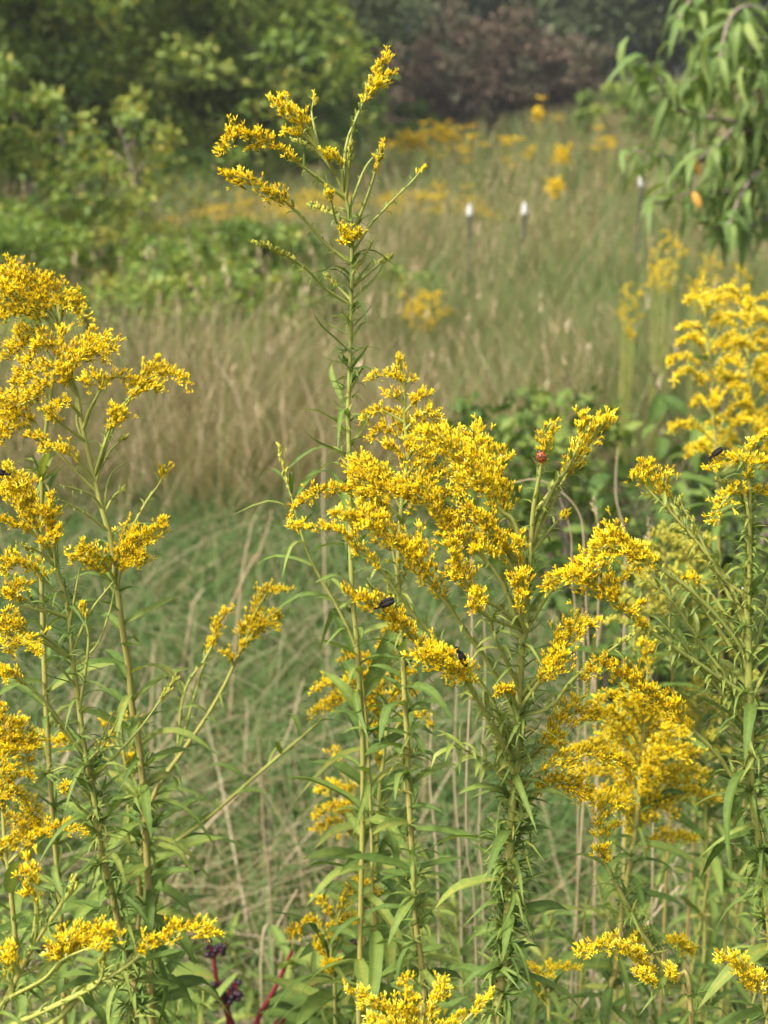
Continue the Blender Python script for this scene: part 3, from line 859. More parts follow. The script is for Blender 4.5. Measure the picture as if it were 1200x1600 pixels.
# --- broad bright plume just behind them
g = Goldenrod(1.22, [(1012, 1003), (1010, 1060), (1006, 1130), (1002, 1200), (998, 1273), (987, 1347), (973, 1420), (960, 1512), (947, 1590)], 9,
    "broad dome of bright yellow plumes on a goldenrod behind the thick-stemmed pair")
g.branch([(1010, 1060), (1012, 1030), (1010, 1004)], 24, .1, 0, bract=0)
for ex, ey, w in [(1060, 1108, 22), (1080, 1150, 24), (1096, 1178, 24), (1106, 1210, 24), (1123, 1246, 22), (1056, 1270, 20), (1087, 1313, 18), (1066, 1182, 26), (1040, 1128, 24), (1072, 1226, 24),
                  (930, 1094, 18), (911, 1120, 20), (900, 1172, 24), (890, 1212, 24), (935, 1152, 28), (950, 1202, 28), (962, 1240, 26), (1000, 1098, 26), (985, 1150, 28), (1022, 1170, 28), (990, 1202, 28),
                  (1032, 1210, 28), (1040, 1255, 22), (970, 1105, 22), (1046, 1160, 28), (915, 1250, 22), (1015, 1120, 24), (1022, 1285, 14), (985, 1290, 14)]:
    g.branch(arc_pts(g, ex, ey, 20, 50), w * 1.05, .22, random.uniform(-.05, .07), bract=0, tone=.08)
g.leaves(1270, 1600, 34, .06, .08, None, .2, el=(-.3, .4))

# --- leaning plant low on the right
g = Goldenrod(.93, [(934, 1296), (936, 1310), (947, 1350), (962, 1383), (984, 1424), (1006, 1464), (1031, 1504), (1053, 1541), (1079, 1596)], 8,
    "leaning goldenrod with a hooked top spray and a pale arching spray lower down", lean=(.05, 0))
g.branch([(943, 1340), (934, 1300), (937, 1272), (955, 1256), (988, 1256)], 24, .25, -.01, bract=0, tone=-.03)
g.branch([(947, 1350), (941, 1338), (936, 1326)], 26, .1, -.01, bract=0)
g.branch([(943, 1335), (950, 1300), (966, 1285)], 16, .4, .01, bract=0)
g.branch([(1053, 1541), (1031, 1522), (1013, 1512), (987, 1492), (958, 1480), (925, 1481), (899, 1495)], 26, .22, -.05, tone=.12)
g.branch([(1053, 1541), (1054, 1528), (1050, 1515)], 18, .3, -.02, bract=0, tone=.1)
g.branch([(1053, 1541), (1020, 1535), (1000, 1520)], 18, .5, -.04, tone=.05)
g.branch([(1010, 1470), (1030, 1478), (1056, 1472), (1082, 1491)], 17, .3, .12)
g.branch([(984, 1424), (1002, 1455), (990, 1478)], 14, .6, .08)
g.leaves(1350, 1600, 22, .03, .04, L_NARROW, .2, (.012, .02))
g.lower_leaves(10, .06)

g = Goldenrod(.88, [(1186, 1540), (1189, 1552), (1192, 1575), (1196, 1605)], 7, "goldenrod with one pale yellow spray bent over above a drooping leaf")
g.branch([(1189, 1552), (1175, 1528), (1150, 1504), (1120, 1497)], 24, .05, -.02, bract=0, tone=.12)
g.branch([(1189, 1560), (1192, 1538), (1187, 1522)], 16, .2, -.01, bract=0, tone=.12)
g.branch([(1189, 1552), (1170, 1540), (1160, 1528)], 18, .3, -.01, bract=0, tone=.1)
g.leaves(1545, 1600, 6, .04, .05)
g.lower_leaves(8, .06)

g = Goldenrod(1.12, [(846, 1530), (850, 1560), (858, 1605)], 7, "small goldenrod with thin forked sprays low behind the thick stem")
g.branch([(850, 1562), (846, 1528), (864, 1512), (905, 1515)], 16, .3, -.02)
g.branch([(850, 1575), (846, 1555), (848, 1535)], 18, .2)
g.branch([(850, 1565), (836, 1520), (820, 1508)], 12, .5)
g.leaves(1540, 1605, 8, .05, .07)

# --- bottom middle, nearest
g = Goldenrod(.76, [(655, 1590), (656, 1610), (658, 1650)], 8, "goldenrod with three stout upright pale yellow spikes fanning apart")
g.branch([(656, 1640), (640, 1610), (610, 1582), (575, 1560), (540, 1546)], 26, .2, -.01, bract=0, tone=.14)
g.branch([(656, 1640), (645, 1600), (638, 1565), (632, 1530)], 27, .15, .0, bract=0, tone=.14)
g.branch([(656, 1640), (663, 1605), (678, 1568), (694, 1528)], 29, .15, .0, bract=0, tone=.12)
g.branch([(656, 1650), (690, 1610), (722, 1588)], 22, .4, .0, bract=0, tone=.1)
g.branch([(656, 1650), (620, 1615), (580, 1592)], 24, .4, -.02, bract=0, tone=.1)
g.branch([(656, 1660), (720, 1600), (752, 1570), (768, 1552)], 14, .7, .0, bract=0, tone=.1)
g.leaves(1620, 1680, 8, .04, .05)

# --- low plant left of the middle
g = Goldenrod(1.1, [(530, 1400), (525, 1435), (520, 1460), (517, 1500), (520, 1530), (524, 1598)], 6, "low goldenrod with a zigzag of short golden sprays beside the red stems")
for pts, w in [([(520, 1462), (540, 1402), (563, 1380), (590, 1391)], 19), ([(522, 1450), (510, 1412), (488, 1408)], 19), ([(519, 1480), (490, 1440), (450, 1462)], 16),
               ([(520, 1465), (540, 1432), (562, 1443)], 17), ([(518, 1520), (502, 1480), (492, 1466)], 20), ([(519, 1530), (512, 1515), (514, 1500)], 24), ([(519, 1480), (516, 1455), (522, 1440)], 24), ([(519, 1480), (535, 1462), (540, 1460)], 16)]:
    g.branch(pts, w, .3, None, bract=0, tone=-.06)
g.leaves(1500, 1600, 12, .06, .08)

# --- soft plume behind the tall slender stem, and the low tassel below it
g = Goldenrod(1.16, [(606, 985), (610, 1040), (612, 1060), (606, 1130), (592, 1250), (588, 1342), (586, 1500), (585, 1600)], 8, "goldenrod with layered one-sided sprays behind the pyramid-topped stem")
for pts, w in [([(610, 1070), (607, 1030), (603, 982)], 26), ([(611, 1075), (575, 1032), (535, 1030)], 22), ([(609, 1110), (560, 1072), (520, 1068), (488, 1079)], 20), ([(606, 1140), (565, 1095), (530, 1095), (487, 1117)], 22),
               ([(609, 1110), (590, 1070), (560, 1052)], 28), ([(608, 1125), (575, 1095), (545, 1085)], 28), ([(606, 1140), (585, 1110), (560, 1108)], 26), ([(609, 1115), (640, 1085), (650, 1080)], 20), ([(604, 1160), (630, 1125), (655, 1118), (677, 1138)], 15),
               ([(608, 1120), (612, 1090), (625, 1075)], 24), ([(611, 1090), (625, 1060), (648, 1048)], 16), ([(603, 1165), (590, 1140), (570, 1135)], 14), ([(598, 1210), (590, 1185), (600, 1178)], 12)]:
    g.branch(pts, w, .28, None, bract=0, tone=-.02)
g.leaves(1130, 1600, 36, .06, .085, None, .2, el=(-.2, .5))

g = Goldenrod(1.34, [(521, 1174), (537, 1205), (548, 1250), (556, 1300), (566, 1400), (570, 1600)], 7, "goldenrod tassel half hidden behind the slender stem and its drooping leaf")
for pts, w in [([(541, 1225), (535, 1200), (521, 1172)], 21), ([(550, 1262), (525, 1226), (494, 1240)], 16), ([(554, 1290), (520, 1262), (488, 1280)], 17), ([(556, 1312), (525, 1285), (488, 1297)], 16), ([(548, 1255), (546, 1238), (552, 1228)], 22),
               ([(554, 1290), (545, 1265), (530, 1262)], 24), ([(556, 1305), (545, 1295), (530, 1300)], 20)]:
    g.branch(pts, w, .22, None, bract=0, tone=.02)
g.leaves(1310, 1600, 20, .07, .09)

# --- left group
g = Goldenrod(1.05, [(108, 585), (112, 600), (120, 624), (128, 672), (144, 732), (160, 792), (176, 844), (184, 902), (192, 970), (202, 1042), (206, 1106), (216, 1170), (222, 1242), (226, 1300), (232, 1400), (240, 1600)], 10,
    "large heavy-crowned goldenrod arching towards the dry grass")
B2 = lambda p, w, f=.3, dy=None, **k: g.branch(p, w, f, dy, bract=k.pop('bract', 0), **k)
B2([(116, 615), (112, 585), (128, 556), (152, 538), (180, 550)], 34, .3, -.02)
B2([(116, 615), (105, 580), (110, 555), (140, 550), (165, 560)], 30, .3, .02)
B2([(118, 620), (108, 600), (100, 588), (92, 575)], 30, .35, -.02)
B2([(114, 605), (100, 570), (80, 540), (60, 548), (40, 580), (22, 604)], 25, .3, -.03)
B2([(118, 620), (95, 580), (70, 575), (45, 592), (20, 612)], 22, .35, .0)
B2([(114, 600), (105, 560), (95, 535), (100, 515)], 24, .55, .02)
B2([(124, 650), (105, 628), (92, 634), (78, 640)], 18, .4, -.03)
B2([(130, 690), (98, 664), (84, 652), (70, 642)], 16, .55, -.03)
B2([(128, 672), (140, 640), (158, 606), (150, 592), (136, 604)], 26, .62, -.02)
B2([(128, 672), (150, 622), (168, 594), (190, 590), (208, 604)], 22, .55, .01)
B2([(146, 745), (164, 690), (172, 656), (200, 624), (224, 600), (256, 580), (294, 597)], 26, .58, -.03, bract=8)
B2([(150, 755), (172, 680), (205, 622), (228, 604), (250, 604)], 26, .72, .0)
B2([(146, 745), (165, 690), (176, 660), (178, 640)], 34, .72, -.02, bract=9)
B2([(146, 745), (172, 672), (190, 650), (198, 648)], 22, .75, -.02)
B2([(148, 755), (115, 712), (92, 700), (64, 704)], 19, .45, -.02, bract=9)
B2([(150, 770), (90, 708), (62, 686), (42, 682)], 18, .68, -.01)
g.branch([(150, 750), (172, 705), (200, 680)], 8, .82, .02, bud=True)
g.branch([(162, 800), (172, 745), (196, 722)], 0, 0, .02, blen=10)
g.branch([(164, 805), (178, 775), (196, 762)], 9, .85, .01, bud=True)
g.branch([(160, 795), (140, 772), (95, 758)], 0, 0, -.03, blen=9)
g.branch([(168, 830), (130, 800), (92, 780)], 0, 0, -.03, blen=9)
g.branch([(135, 700), (120, 660), (124, 625)], 7, .8, .02, bud=True)
g.branch([(182, 880), (224, 792), (248, 757), (257, 735)], 24, .90, .02)
B2([(184, 915), (180, 892), (200, 860), (230, 838), (258, 820)], 36, .25, -.03)
B2([(186, 925), (170, 890), (150, 870), (128, 855)], 28, .35, -.03)
B2([(186, 925), (165, 900), (135, 880), (112, 872)], 22, .45, -.02)
B2([(185, 920), (190, 890), (210, 875), (225, 865)], 28, .35, -.02)
g.leaves(850, 1100, 16, .045, .06, None, .2)
g.leaves(1100, 1600, 40, .06, .08, None, .5, (.018, .03), (-.3, .5))

g = Goldenrod(1.12, [(92, 470), (95, 520), (84, 600), (70, 700), (62, 850), (66, 1000), (80, 1200), (92, 1400), (100, 1600)], 8, "tall goldenrod with a rounded golden cap above the heavy-crowned one")
for pts, w in [([(95, 520), (80, 490), (50, 470), (15, 462), (-15, 470)], 40), ([(94, 510), (70, 470), (40, 452), (5, 440), (-20, 445)], 38), ([(94, 505), (85, 470), (70, 446), (62, 436)], 30), ([(94, 500), (92, 465), (84, 445), (70, 438)], 24),
               ([(94, 505), (98, 465), (112, 465), (132, 502)], 24), ([(94, 515), (100, 480), (115, 480), (125, 492)], 26), ([(92, 540), (70, 518), (36, 524), (8, 562)], 25), ([(94, 520), (60, 490), (30, 490), (0, 500)], 36),
               ([(88, 575), (60, 530), (30, 545), (0, 560)], 22), ([(82, 640), (70, 616), (35, 632), (-5, 640)], 30), ([(80, 660), (50, 620), (20, 625), (-5, 660)], 30), ([(75, 680), (40, 650), (15, 660), (-5, 690)], 26), ([(94, 508), (60, 470), (20, 430), (-5, 425)], 34),
               ([(84, 620), (78, 600), (60, 612)], 26), ([(76, 680), (40, 668), (10, 672), (5, 690)], 18)]:
    g.branch(pts, w, .25, None, bract=0)
g.leaves(720, 1600, 50, .045, .075, None, .2)

g = Goldenrod(.95, [(24, 760), (44, 820), (72, 860), (84, 890), (104, 950), (114, 1030), (124, 1090), (134, 1162), (148, 1230), (156, 1300), (162, 1345), (172, 1380), (182, 1440), (196, 1512), (204, 1560), (212, 1605)], 10,
    "leaning goldenrod with knobbly upright plume and many thin leafy side twigs")
B2 = lambda p, w, f=.3, dy=None, **k: g.branch(p, w, f, dy, bract=k.pop('bract', 0), **k)
B2([(60, 845), (45, 800), (35, 770), (10, 728)], 36, .1, -.02)
B2([(50, 830), (30, 790), (20, 760), (8, 735)], 34, .1, .02)
B2([(62, 850), (42, 800), (45, 770), (52, 752)], 26, .3, .0)
B2([(88, 900), (88, 850), (80, 800), (84, 772)], 24, .5, -.01)
B2([(86, 890), (85, 850), (90, 830), (95, 828)], 18, .5, -.02)
B2([(62, 850), (75, 830), (72, 810), (62, 795)], 24, .3, -.02)
B2([(70, 860), (44, 828), (22, 818), (-8, 812)], 19, .4, -.02)
B2([(78, 870), (72, 850), (76, 838)], 18, .3, -.02)
B2([(82, 885), (60, 862), (32, 852)], 12, .6, -.02, bud=True)
B2([(98, 940), (76, 915), (60, 895), (30, 880), (-5, 888)], 27, .35, -.03)
B2([(106, 965), (60, 948), (35, 938), (5, 925)], 15, .65, -.03, bract=8)
B2([(106, 965), (30, 945), (10, 930), (35, 912)], 26, .7, -.02)
B2([(114, 1030), (70, 995), (32, 985), (10, 968), (-5, 985)], 38, .62, -.04, bract=10)
B2([(114, 1030), (40, 985), (20, 995), (45, 1005), (62, 1022)], 20, .7, -.05)
B2([(114, 1030), (30, 985), (10, 1000), (18, 1025)], 22, .75, -.03)
B2([(136, 1180), (92, 1134), (68, 1094), (32, 1062), (0, 1042), (-15, 1050)], 14, .72, -.03, bract=8)
B2([(136, 1180), (60, 1085), (10, 1050), (8, 1066)], 14, .85, -.03)
g.branch([(112, 1020), (140, 958), (176, 910)], 0, 0, .0, blen=12)
g.branch([(108, 975), (118, 925), (125, 885)], 0, 0, .0, blen=14)
g.branch([(126, 1110), (138, 1010), (134, 970), (129, 942)], 11, .88, .0, bud=False)
g.branch([(146, 1220), (212, 1146), (248, 1098), (277, 1057)], 9, .78, .03, bud=True, blen=8)
g.branch([(140, 1190), (165, 1160), (185, 1120)], 0, 0, .0)
g.branch([(116, 1040), (150, 1010), (170, 960), (180, 915)], 0, 0, .02, blen=13)
g.branch([(120, 1075), (100, 1050), (90, 1040)], 0, 0, -.01, blen=16)
g.branch([(148, 1235), (110, 1200), (80, 1205)], 0, 0, -.01, blen=18)
g.branch([(152, 1280), (125, 1262), (108, 1240), (96, 1230)], 14, .75, -.02)
g.branch([(144, 1210), (160, 1150), (178, 1110)], 0, 0, .02, blen=12)
g.leaves(880, 1180, 40, .02, .026, L_NARROW, .3, (.01, .016), (.3, .8))
g.leaves(1180, 1600, 50, .036, .045, None, .8, (.015, .025), (-.1, .6))
g.lower_leaves(10, .07)

g = Goldenrod(1.2, [(186, 1120), (190, 1160), (196, 1220), (200, 1300), (204, 1600)], 6, "small goldenrod with scattered yellow knots between the leaning and the heavy-crowned goldenrod")
for pts, w in [([(190, 1160), (178, 1135), (160, 1132)], 18), ([(190, 1150), (190, 1130), (188, 1124)], 20), ([(192, 1175), (175, 1165), (155, 1170)], 18), ([(196, 1215), (202, 1190), (204, 1178)], 22), ([(197, 1230), (206, 1215), (210, 1205)], 20), ([(192, 1180), (176, 1150), (172, 1145)], 18),
               ([(194, 1200), (120, 1165), (90, 1160), (52, 1148)], 20)]:
    g.branch(pts, w, .5, None, bract=0)
g.leaves(1230, 1600, 20, .06, .08)

g = Goldenrod(1.15, [(415, 930), (400, 958), (384, 1000), (366, 1040), (348, 1078), (320, 1126), (280, 1182), (245, 1232), (225, 1300), (218, 1420), (216, 1600)], 7, "goldenrod bowing alone over the short green grass", lean=(.02, .02))
g.branch([(370, 1032), (384, 1000), (398, 962), (415, 930), (450, 919)], 24, .1, 0, bract=0)
g.branch([(366, 1040), (360, 1025), (352, 1020)], 20, .2, -.01, bract=0)
g.branch([(376, 1018), (400, 985), (420, 975), (436, 988)], 20, .3, -.02, bract=0)
g.branch([(376, 1018), (405, 985), (425, 962), (438, 970)], 18, .3, .02, bract=0)
g.branch([(372, 1028), (380, 1000), (374, 985), (378, 978)], 24, .3, .0, bract=0)
g.branch([(276, 1188), (288, 1082), (320, 1030), (336, 998), (340, 974), (362, 950)], 16, .72, .03)
g.branch([(276, 1188), (322, 1026), (334, 1000), (342, 985)], 12, .82, .03)
g.leaves(1060, 1250, 14, .02, .03, L_NARROW)
g.leaves(1250, 1600, 26, .06, .09, None, .2, el=(-.3, .5))

g = Goldenrod(1.2, [(505, 1118), (476, 1146), (416, 1200), (328, 1280), (262, 1332), (240, 1400), (236, 1600)], 7, "long goldenrod stem slanting up across the straw to the middle plumes")
g.branch([(500, 1124), (492, 1112), (500, 1108), (530, 1100)], 16, .2, 0, bract=0)
g.leaves(1135, 1330, 9, .03, .045)
g.leaves(1340, 1600, 20, .06, .09)

g = Goldenrod(1.02, [(-14, 1100), (-8, 1180), (2, 1250), (10, 1330), (16, 1360), (28, 1472), (34, 1600)], 8, "goldenrod with cascading golden tiers below the leaning one's knobbly plume")
for pts, w in [([(-6, 1200), (5, 1160), (30, 1130), (44, 1128)], 30), ([(-6, 1210), (15, 1170), (36, 1160), (46, 1195)], 28), ([(-6, 1200), (10, 1180), (20, 1170)], 34), ([(-8, 1170), (0, 1125), (5, 1105)], 24), ([(-4, 1225), (5, 1205), (18, 1200)], 28),
               ([(2, 1250), (25, 1210), (54, 1217)], 17), ([(4, 1265), (20, 1238), (45, 1260), (62, 1300)], 23), ([(12, 1345), (40, 1300), (60, 1290)], 26), ([(14, 1350), (60, 1305), (98, 1290), (142, 1307)], 19), ([(6, 1300), (15, 1280), (34, 1288)], 20),
               ([(8, 1330), (0, 1330), (24, 1308)], 20), ([(10, 1345), (-2, 1335), (-10, 1340)], 28), ([(4, 1270), (0, 1245), (15, 1240)], 24)]:
    g.branch(pts, w, .2, None, bract=0, tone=-.03)
g.leaves(1370, 1600, 16, .06, .08)

# --- bottom left, nearest
g = Goldenrod(.74, [(117, 1374), (108, 1392), (88, 1428), (52, 1480), (20, 1540), (0, 1584), (-10, 1620)], 10, "goldenrod with bright yellow knobs and one green unopened tip at its head")
g.branch([(100, 1408), (112, 1388), (117, 1372)], 10, .3, 0, bract=5, bud=True)
g.branch([(52, 1480), (57, 1445), (58, 1416), (50, 1392), (45, 1366)], 40, .72, .0, taper=False)
g.branch([(52, 1480), (57, 1425), (52, 1400), (40, 1396)], 18, .72, .0)
g.branch([(10, 1562), (68, 1532), (104, 1496), (128, 1476), (150, 1468), (174, 1452)], 14, .6, -.01)
for p in [(96, 1470), (112, 1462), (132, 1448), (152, 1444), (168, 1448)]:
    g.branch([(10, 1562), (68, 1530), (100, 1498), (p[0] - 4, p[1] + 22), p], 30, .82, random.uniform(-.03, .01), bract=0)
g.branch([(-8, 1615), (76, 1600), (132, 1548), (180, 1520), (224, 1486), (264, 1462), (304, 1448), (340, 1462)], 24, .72, -.02, r=1.6, bract=10)
g.branch([(-8, 1615), (132, 1548), (200, 1508), (226, 1482), (232, 1466)], 20, .9, -.02)
g.branch([(-8, 1615), (120, 1556), (156, 1532), (162, 1500), (168, 1478)], 12, .86, -.02, bud=True)
g.branch([(30, 1520), (20, 1500), (16, 1482)], 26, .4, -.02)
g.branch([(20, 1545), (5, 1510), (0, 1490)], 24, .5, .0)
g.branch([(30, 1525), (60, 1510), (84, 1490)], 12, .7, .01, bud=True)
g.leaves(1385, 1600, 34, .018, .022, L_NARROW, .3, (.008, .012), (.6, 1.1))
g.lower_leaves(10, .05)

# --- slightly farther plants, softened by the lens
def auto_goldenrod(Y, stem, w, spread, tiers, label, pw, group=None, tone=0.0, f0=.06, f1=.55, far=False, hs=0.0062, leaf=.07, nl=24, bud=False):
    g = Goldenrod(Y, stem, w, label, group, hs, far)
    ytop, ybot = stem[0][1], stem[-1][1]
    H = ybot - ytop
    g.branch([(g.stem_px(ytop + .10 * H), ytop + .10 * H), (stem[0][0], ytop)], pw, .1, 0, bract=0, tone=tone, bud=bud)
    for k in range(tiers):
        t = k / max(1, tiers - 1)
        ry = ytop + H * (f0 + (f1 - f0) * t)
        az = k * 2.399 + random.uniform(-.3, .3)
        ln = spread * (0.35 + 0.65 * math.sin(min(1.0, 0.25 + t) * math.pi * .55)) * random.uniform(.75, 1.15)
        dx = math.cos(az) * ln; dy = math.sin(az) * ln * mpp(ry, Y)
        sx = g.stem_px(ry)
        up = ln * random.uniform(.30, .55)
        g.branch([(sx, ry), (sx + dx * .4, ry - up), (sx + dx * .75, ry - up * 1.15), (sx + dx, ry - up * .75)], pw * random.uniform(.8, 1.15), .3, dy, bract=0, tone=tone, bud=bud)
    if nl: g.leaves(ytop + H * f1, ybot, nl, leaf, leaf * 1.2, None, .1, el=(-.2, .5))
    return g
auto_goldenrod(1.85, [(1097, 440), (1105, 500), (1113, 587), (1116, 653), (1120, 760), (1124, 900), (1128, 1050)], 5, 80, 22, "soft-focus goldenrod with pointed tip before the dark shrub", 12.5, "goldenrods before the dark shrub", .08, f1=.5, hs=.0056)
auto_goldenrod(1.95, [(1165, 450), (1168, 520), (1170, 600), (1172, 760), (1174, 900), (1176, 1050)], 5, 84, 24, "soft-focus goldenrod with flat broad head before the dark shrub", 12.5, "goldenrods before the dark shrub", .08, f1=.5, hs=.0056)
auto_goldenrod(2.1, [(1215, 470), (1216, 560), (1214, 700), (1212, 900), (1210, 1050)], 5, 80, 18, "soft-focus goldenrod outermost of the three before the dark shrub", 12.5, "goldenrods before the dark shrub", .08, f1=.5, hs=.0056)
auto_goldenrod(1.55, [(1035, 815), (1040, 860), (1046, 930), (1050, 1050), (1052, 1200)], 5, 52, 18, "greenish yellow goldenrod behind the snapped goldenrod's steep branches", 15, "pale goldenrods in the right thicket", .25, f1=.4, bud=True, hs=.007)
auto_goldenrod(1.6, [(1085, 830), (1086, 900), (1088, 1000), (1090, 1200)], 5, 46, 14, "greenish yellow goldenrod beside the upright shoot above the snapped stem", 14, "pale goldenrods in the right thicket", .25, f1=.4, bud=True, hs=.007)
auto_goldenrod(1.55, [(1085, 1060), (1092, 1110), (1100, 1200), (1104, 1400)], 5, 50, 14, "half-opened green goldenrod between the golden dome and the snapped stem", 16, "pale goldenrods in the right thicket", .25, f1=.4, bud=True, hs=.007)
auto_goldenrod(1.5, [(1010, 890), (1000, 930), (990, 1000), (985, 1150)], 5, 46, 12, "greenish yellow goldenrod under the snapped goldenrod's arching branches", 13, "pale goldenrods in the right thicket", .25, f1=.45, bud=True, hs=.007)
auto_goldenrod(1.6, [(1150, 990), (1148, 1040), (1146, 1150), (1146, 1300)], 5, 44, 12, "greenish yellow goldenrod behind the snapped stem", 14, "pale goldenrods in the right thicket", .25, f1=.5, bud=True, hs=.007)
# unopened shoot rising by itself left of the middle plumes
g = Goldenrod(1.06, [(435, 695), (443, 730), (455, 775), (470, 830), (490, 880), (530, 950), (556, 1010), (570, 1100), (580, 1300), (584, 1600)], 5, "thin goldenrod shoot with an unopened green spike before the tan grass")
g.branch([(455, 775), (443, 730), (435, 693)], 9, .1, 0, bract=6, bud=True, tone=.1)
g.leaves(740, 1000, 16, .04, .055, L_NARROW, 0)
g.leaves(1000, 1600, 20, .06, .08)

# ------------------------------------------------------------------ insects
def insect_frame(pos, head_dir, up):
    x = nrm(head_dir); y = nrm(np.cross(up, x)); z = np.cross(x, y)
    return np.stack([x, y, z], 1)
def surface_point(key, px, py, k=.9, lift=0.0):
    C, R = PLUMES[key]
    pp = np.array([Goldenrod.to_px(c) for c in C])
    i = int(np.argmin(np.hypot(pp[:, 0] - px, pp[:, 1] - py)))
    return at(px, py, C[i][1] - R * k) + ZUP * lift
def beetle(pos, head, up, size, label):
    R = insect_frame(pos, head, up); s = size
    root = thing("beetle", pos, label, "beetle")
    def part(name, fn, mat='beetle'):
        mb = MB(); fn(mb)
        mb.v = [(v * s) @ R.T for v in mb.v]
        return mb.build(name, M[mat], root)
    z0 = .12
    for sd in (-1, 1):      # two wing cases meeting in a seam
        def el(mb, sd=sd):
            mb.ball((-.18, sd * .088, z0 + .02), (.36, .105, .13), 0, .5, 14, 9)
        part("wing_case", el)
    part("abdomen", lambda mb: mb.ball((-.2, 0, z0 - .03), (.33, .13, .10), 0, .3, 12, 7))
    part("thorax", lambda mb: mb.ball((.22, 0, z0), (.10, .085, .085), 0, .5, 12, 7))
    part("head", lambda mb: (mb.ball((.38, 0, z0 - .01), (.085, .085, .08), 0, .4, 12, 7), mb.ball((.30, 0, z0), (.04, .04, .04), 0, .4, 6, 4)))
    for sd in (-1, 1):
        for k, (bx, fx) in enumerate(((.24, .36), (.10, .08), (-.06, -.28))):
            part("leg", lambda mb: mb.tube(catmull([(bx, sd * .06, z0 - .04), ((bx + fx) / 2, sd * .20, z0 + .05), (fx, sd * .27, -.04), (fx + (.06 if k == 0 else -.07), sd * .33, -.06)], 4), .018, .009, 5))
        part("antenna", lambda mb: mb.tube(catmull([(.43, sd * .04, z0 + .03), (.52, sd * .13, z0 + .08), (.60, sd * .22, z0 + .02)], 5), .014, .010, 5))
    return root
p = surface_point('beetle', 602, 946, 1.3)
beetle(p, at(585, 956, p[1]) - at(619, 938, p[1]) + np.array((0, .004, 0)), nrm((-.15, -.7, .9)), .0145, "black beetle crossing the low yellow spray of the thick-stemmed goldenrod")
p = surface_point('beetle2', 716, 1026, -.1)
beetle(p, at(704, 1010, p[1]) - at(721, 1040, p[1]), nrm((.75, -.3, .5)), .0150, "black beetle half hidden behind a round flower cluster")
p = surface_point('beetle3', 1118, 716, .4, .002)
beetle(p, at(1109, 724, p[1]) - at(1126, 711, p[1]), nrm((-.3, -.4, .9)), .0115, "black beetle on the crooked spray of the upright shoot above the snapped stem")
p = at(4, 741, .935)
beetle(p, at(14, 743, p[1]) - at(-6, 739, p[1]), nrm((0, -.6, .8)), .0125, "black beetle on the knobbly plume of the leaning goldenrod")

def ladybird(pos, head, up, s, label):
    R = insect_frame(pos, head, up)
    root = thing("ladybird", pos, label, "ladybird")
    def part(name, fn, mat):
        mb = MB(); fn(mb); mb.v = [(v * s) @ R.T for v in mb.v]
        return mb.build(name, M[mat], root)
    for sd in (-1, 1):
        def shell(mb, sd=sd):
            V, Q = [], []
            for i in range(9):
                ph = math.pi / 2 * i / 8
                for j in range(13):
                    t = math.pi * j / 12
                    V.append((.5 * math.cos(t) * math.sin(ph), sd * (.006 + .43 * math.sin(t) * math.sin(ph)), .40 * math.cos(ph) + .03))
            for i in range(8):
                for j in range(12):
                    a = i * 13 + j; Q.append((a, a + 1, a + 14, a + 13))
            mb.add(V, Q)
        sh = part("wing_case", shell, 'lady')
        for (a, b) in ((.18, .14), (-.02, .26), (-.22, .13), (.24, .33), (-.12, .38), (-.33, .27), (.02, .08)):
            z = .40 * math.sqrt(max(0, 1 - (a / .5) ** 2 - (b / .43) ** 2)) + .03
            nvec = nrm((a / .25, b / .185, (z - .03) / .16))
            def sp(mb, a=a, b=b, z=z, nvec=nvec, sd=sd):
                n = np.array((nvec[0], sd * nvec[1], nvec[2])); u = nrm(np.cross(n, (0, 1, .3))); v = np.cross(n, u)
                c = np.array((a, sd * b, z))
                ring = [c + .014 * n + .085 * (u * math.cos(t) + v * math.sin(t)) for t in np.linspace(0, 2 * math.pi, 10, endpoint=False)]
                mb.add(np.array(ring + [c + .020 * n]), [(k, (k + 1) % 10, 10) for k in range(10)])
            o = part("spot", sp, 'spot'); o.parent = sh
    part("belly", lambda mb: mb.ball((0, 0, .03), (.46, .39, .06), 0, .3, 12, 6), 'spot')
    part("thorax", lambda mb: mb.ball((.47, 0, .13), (.12, .24, .12), 0, .5, 12, 7), 'spot')
    part("head", lambda mb: mb.ball((.58, 0, .09), (.08, .12, .08), 0, .3, 10, 6), 'spot')
    for sd in (-1, 1):
        for bx in (.3, .05, -.2):
            part("leg", lambda mb: mb.tube(catmull([(bx, sd * .3, .05), (bx, sd * .50, .06), (bx + .03, sd * .58, -.06)], 4), .03, .02, 5), 'spot')
p = surface_point('lady', 846, 714, .95)
ladybird(p, at(842, 704, p[1]) - at(848, 724, p[1]) + np.array((0, .002, 0)), nrm((-.35, -.85, .35)), .0078, "orange ladybird with black spots on the short fork of the thick-stemmed goldenrod's top")
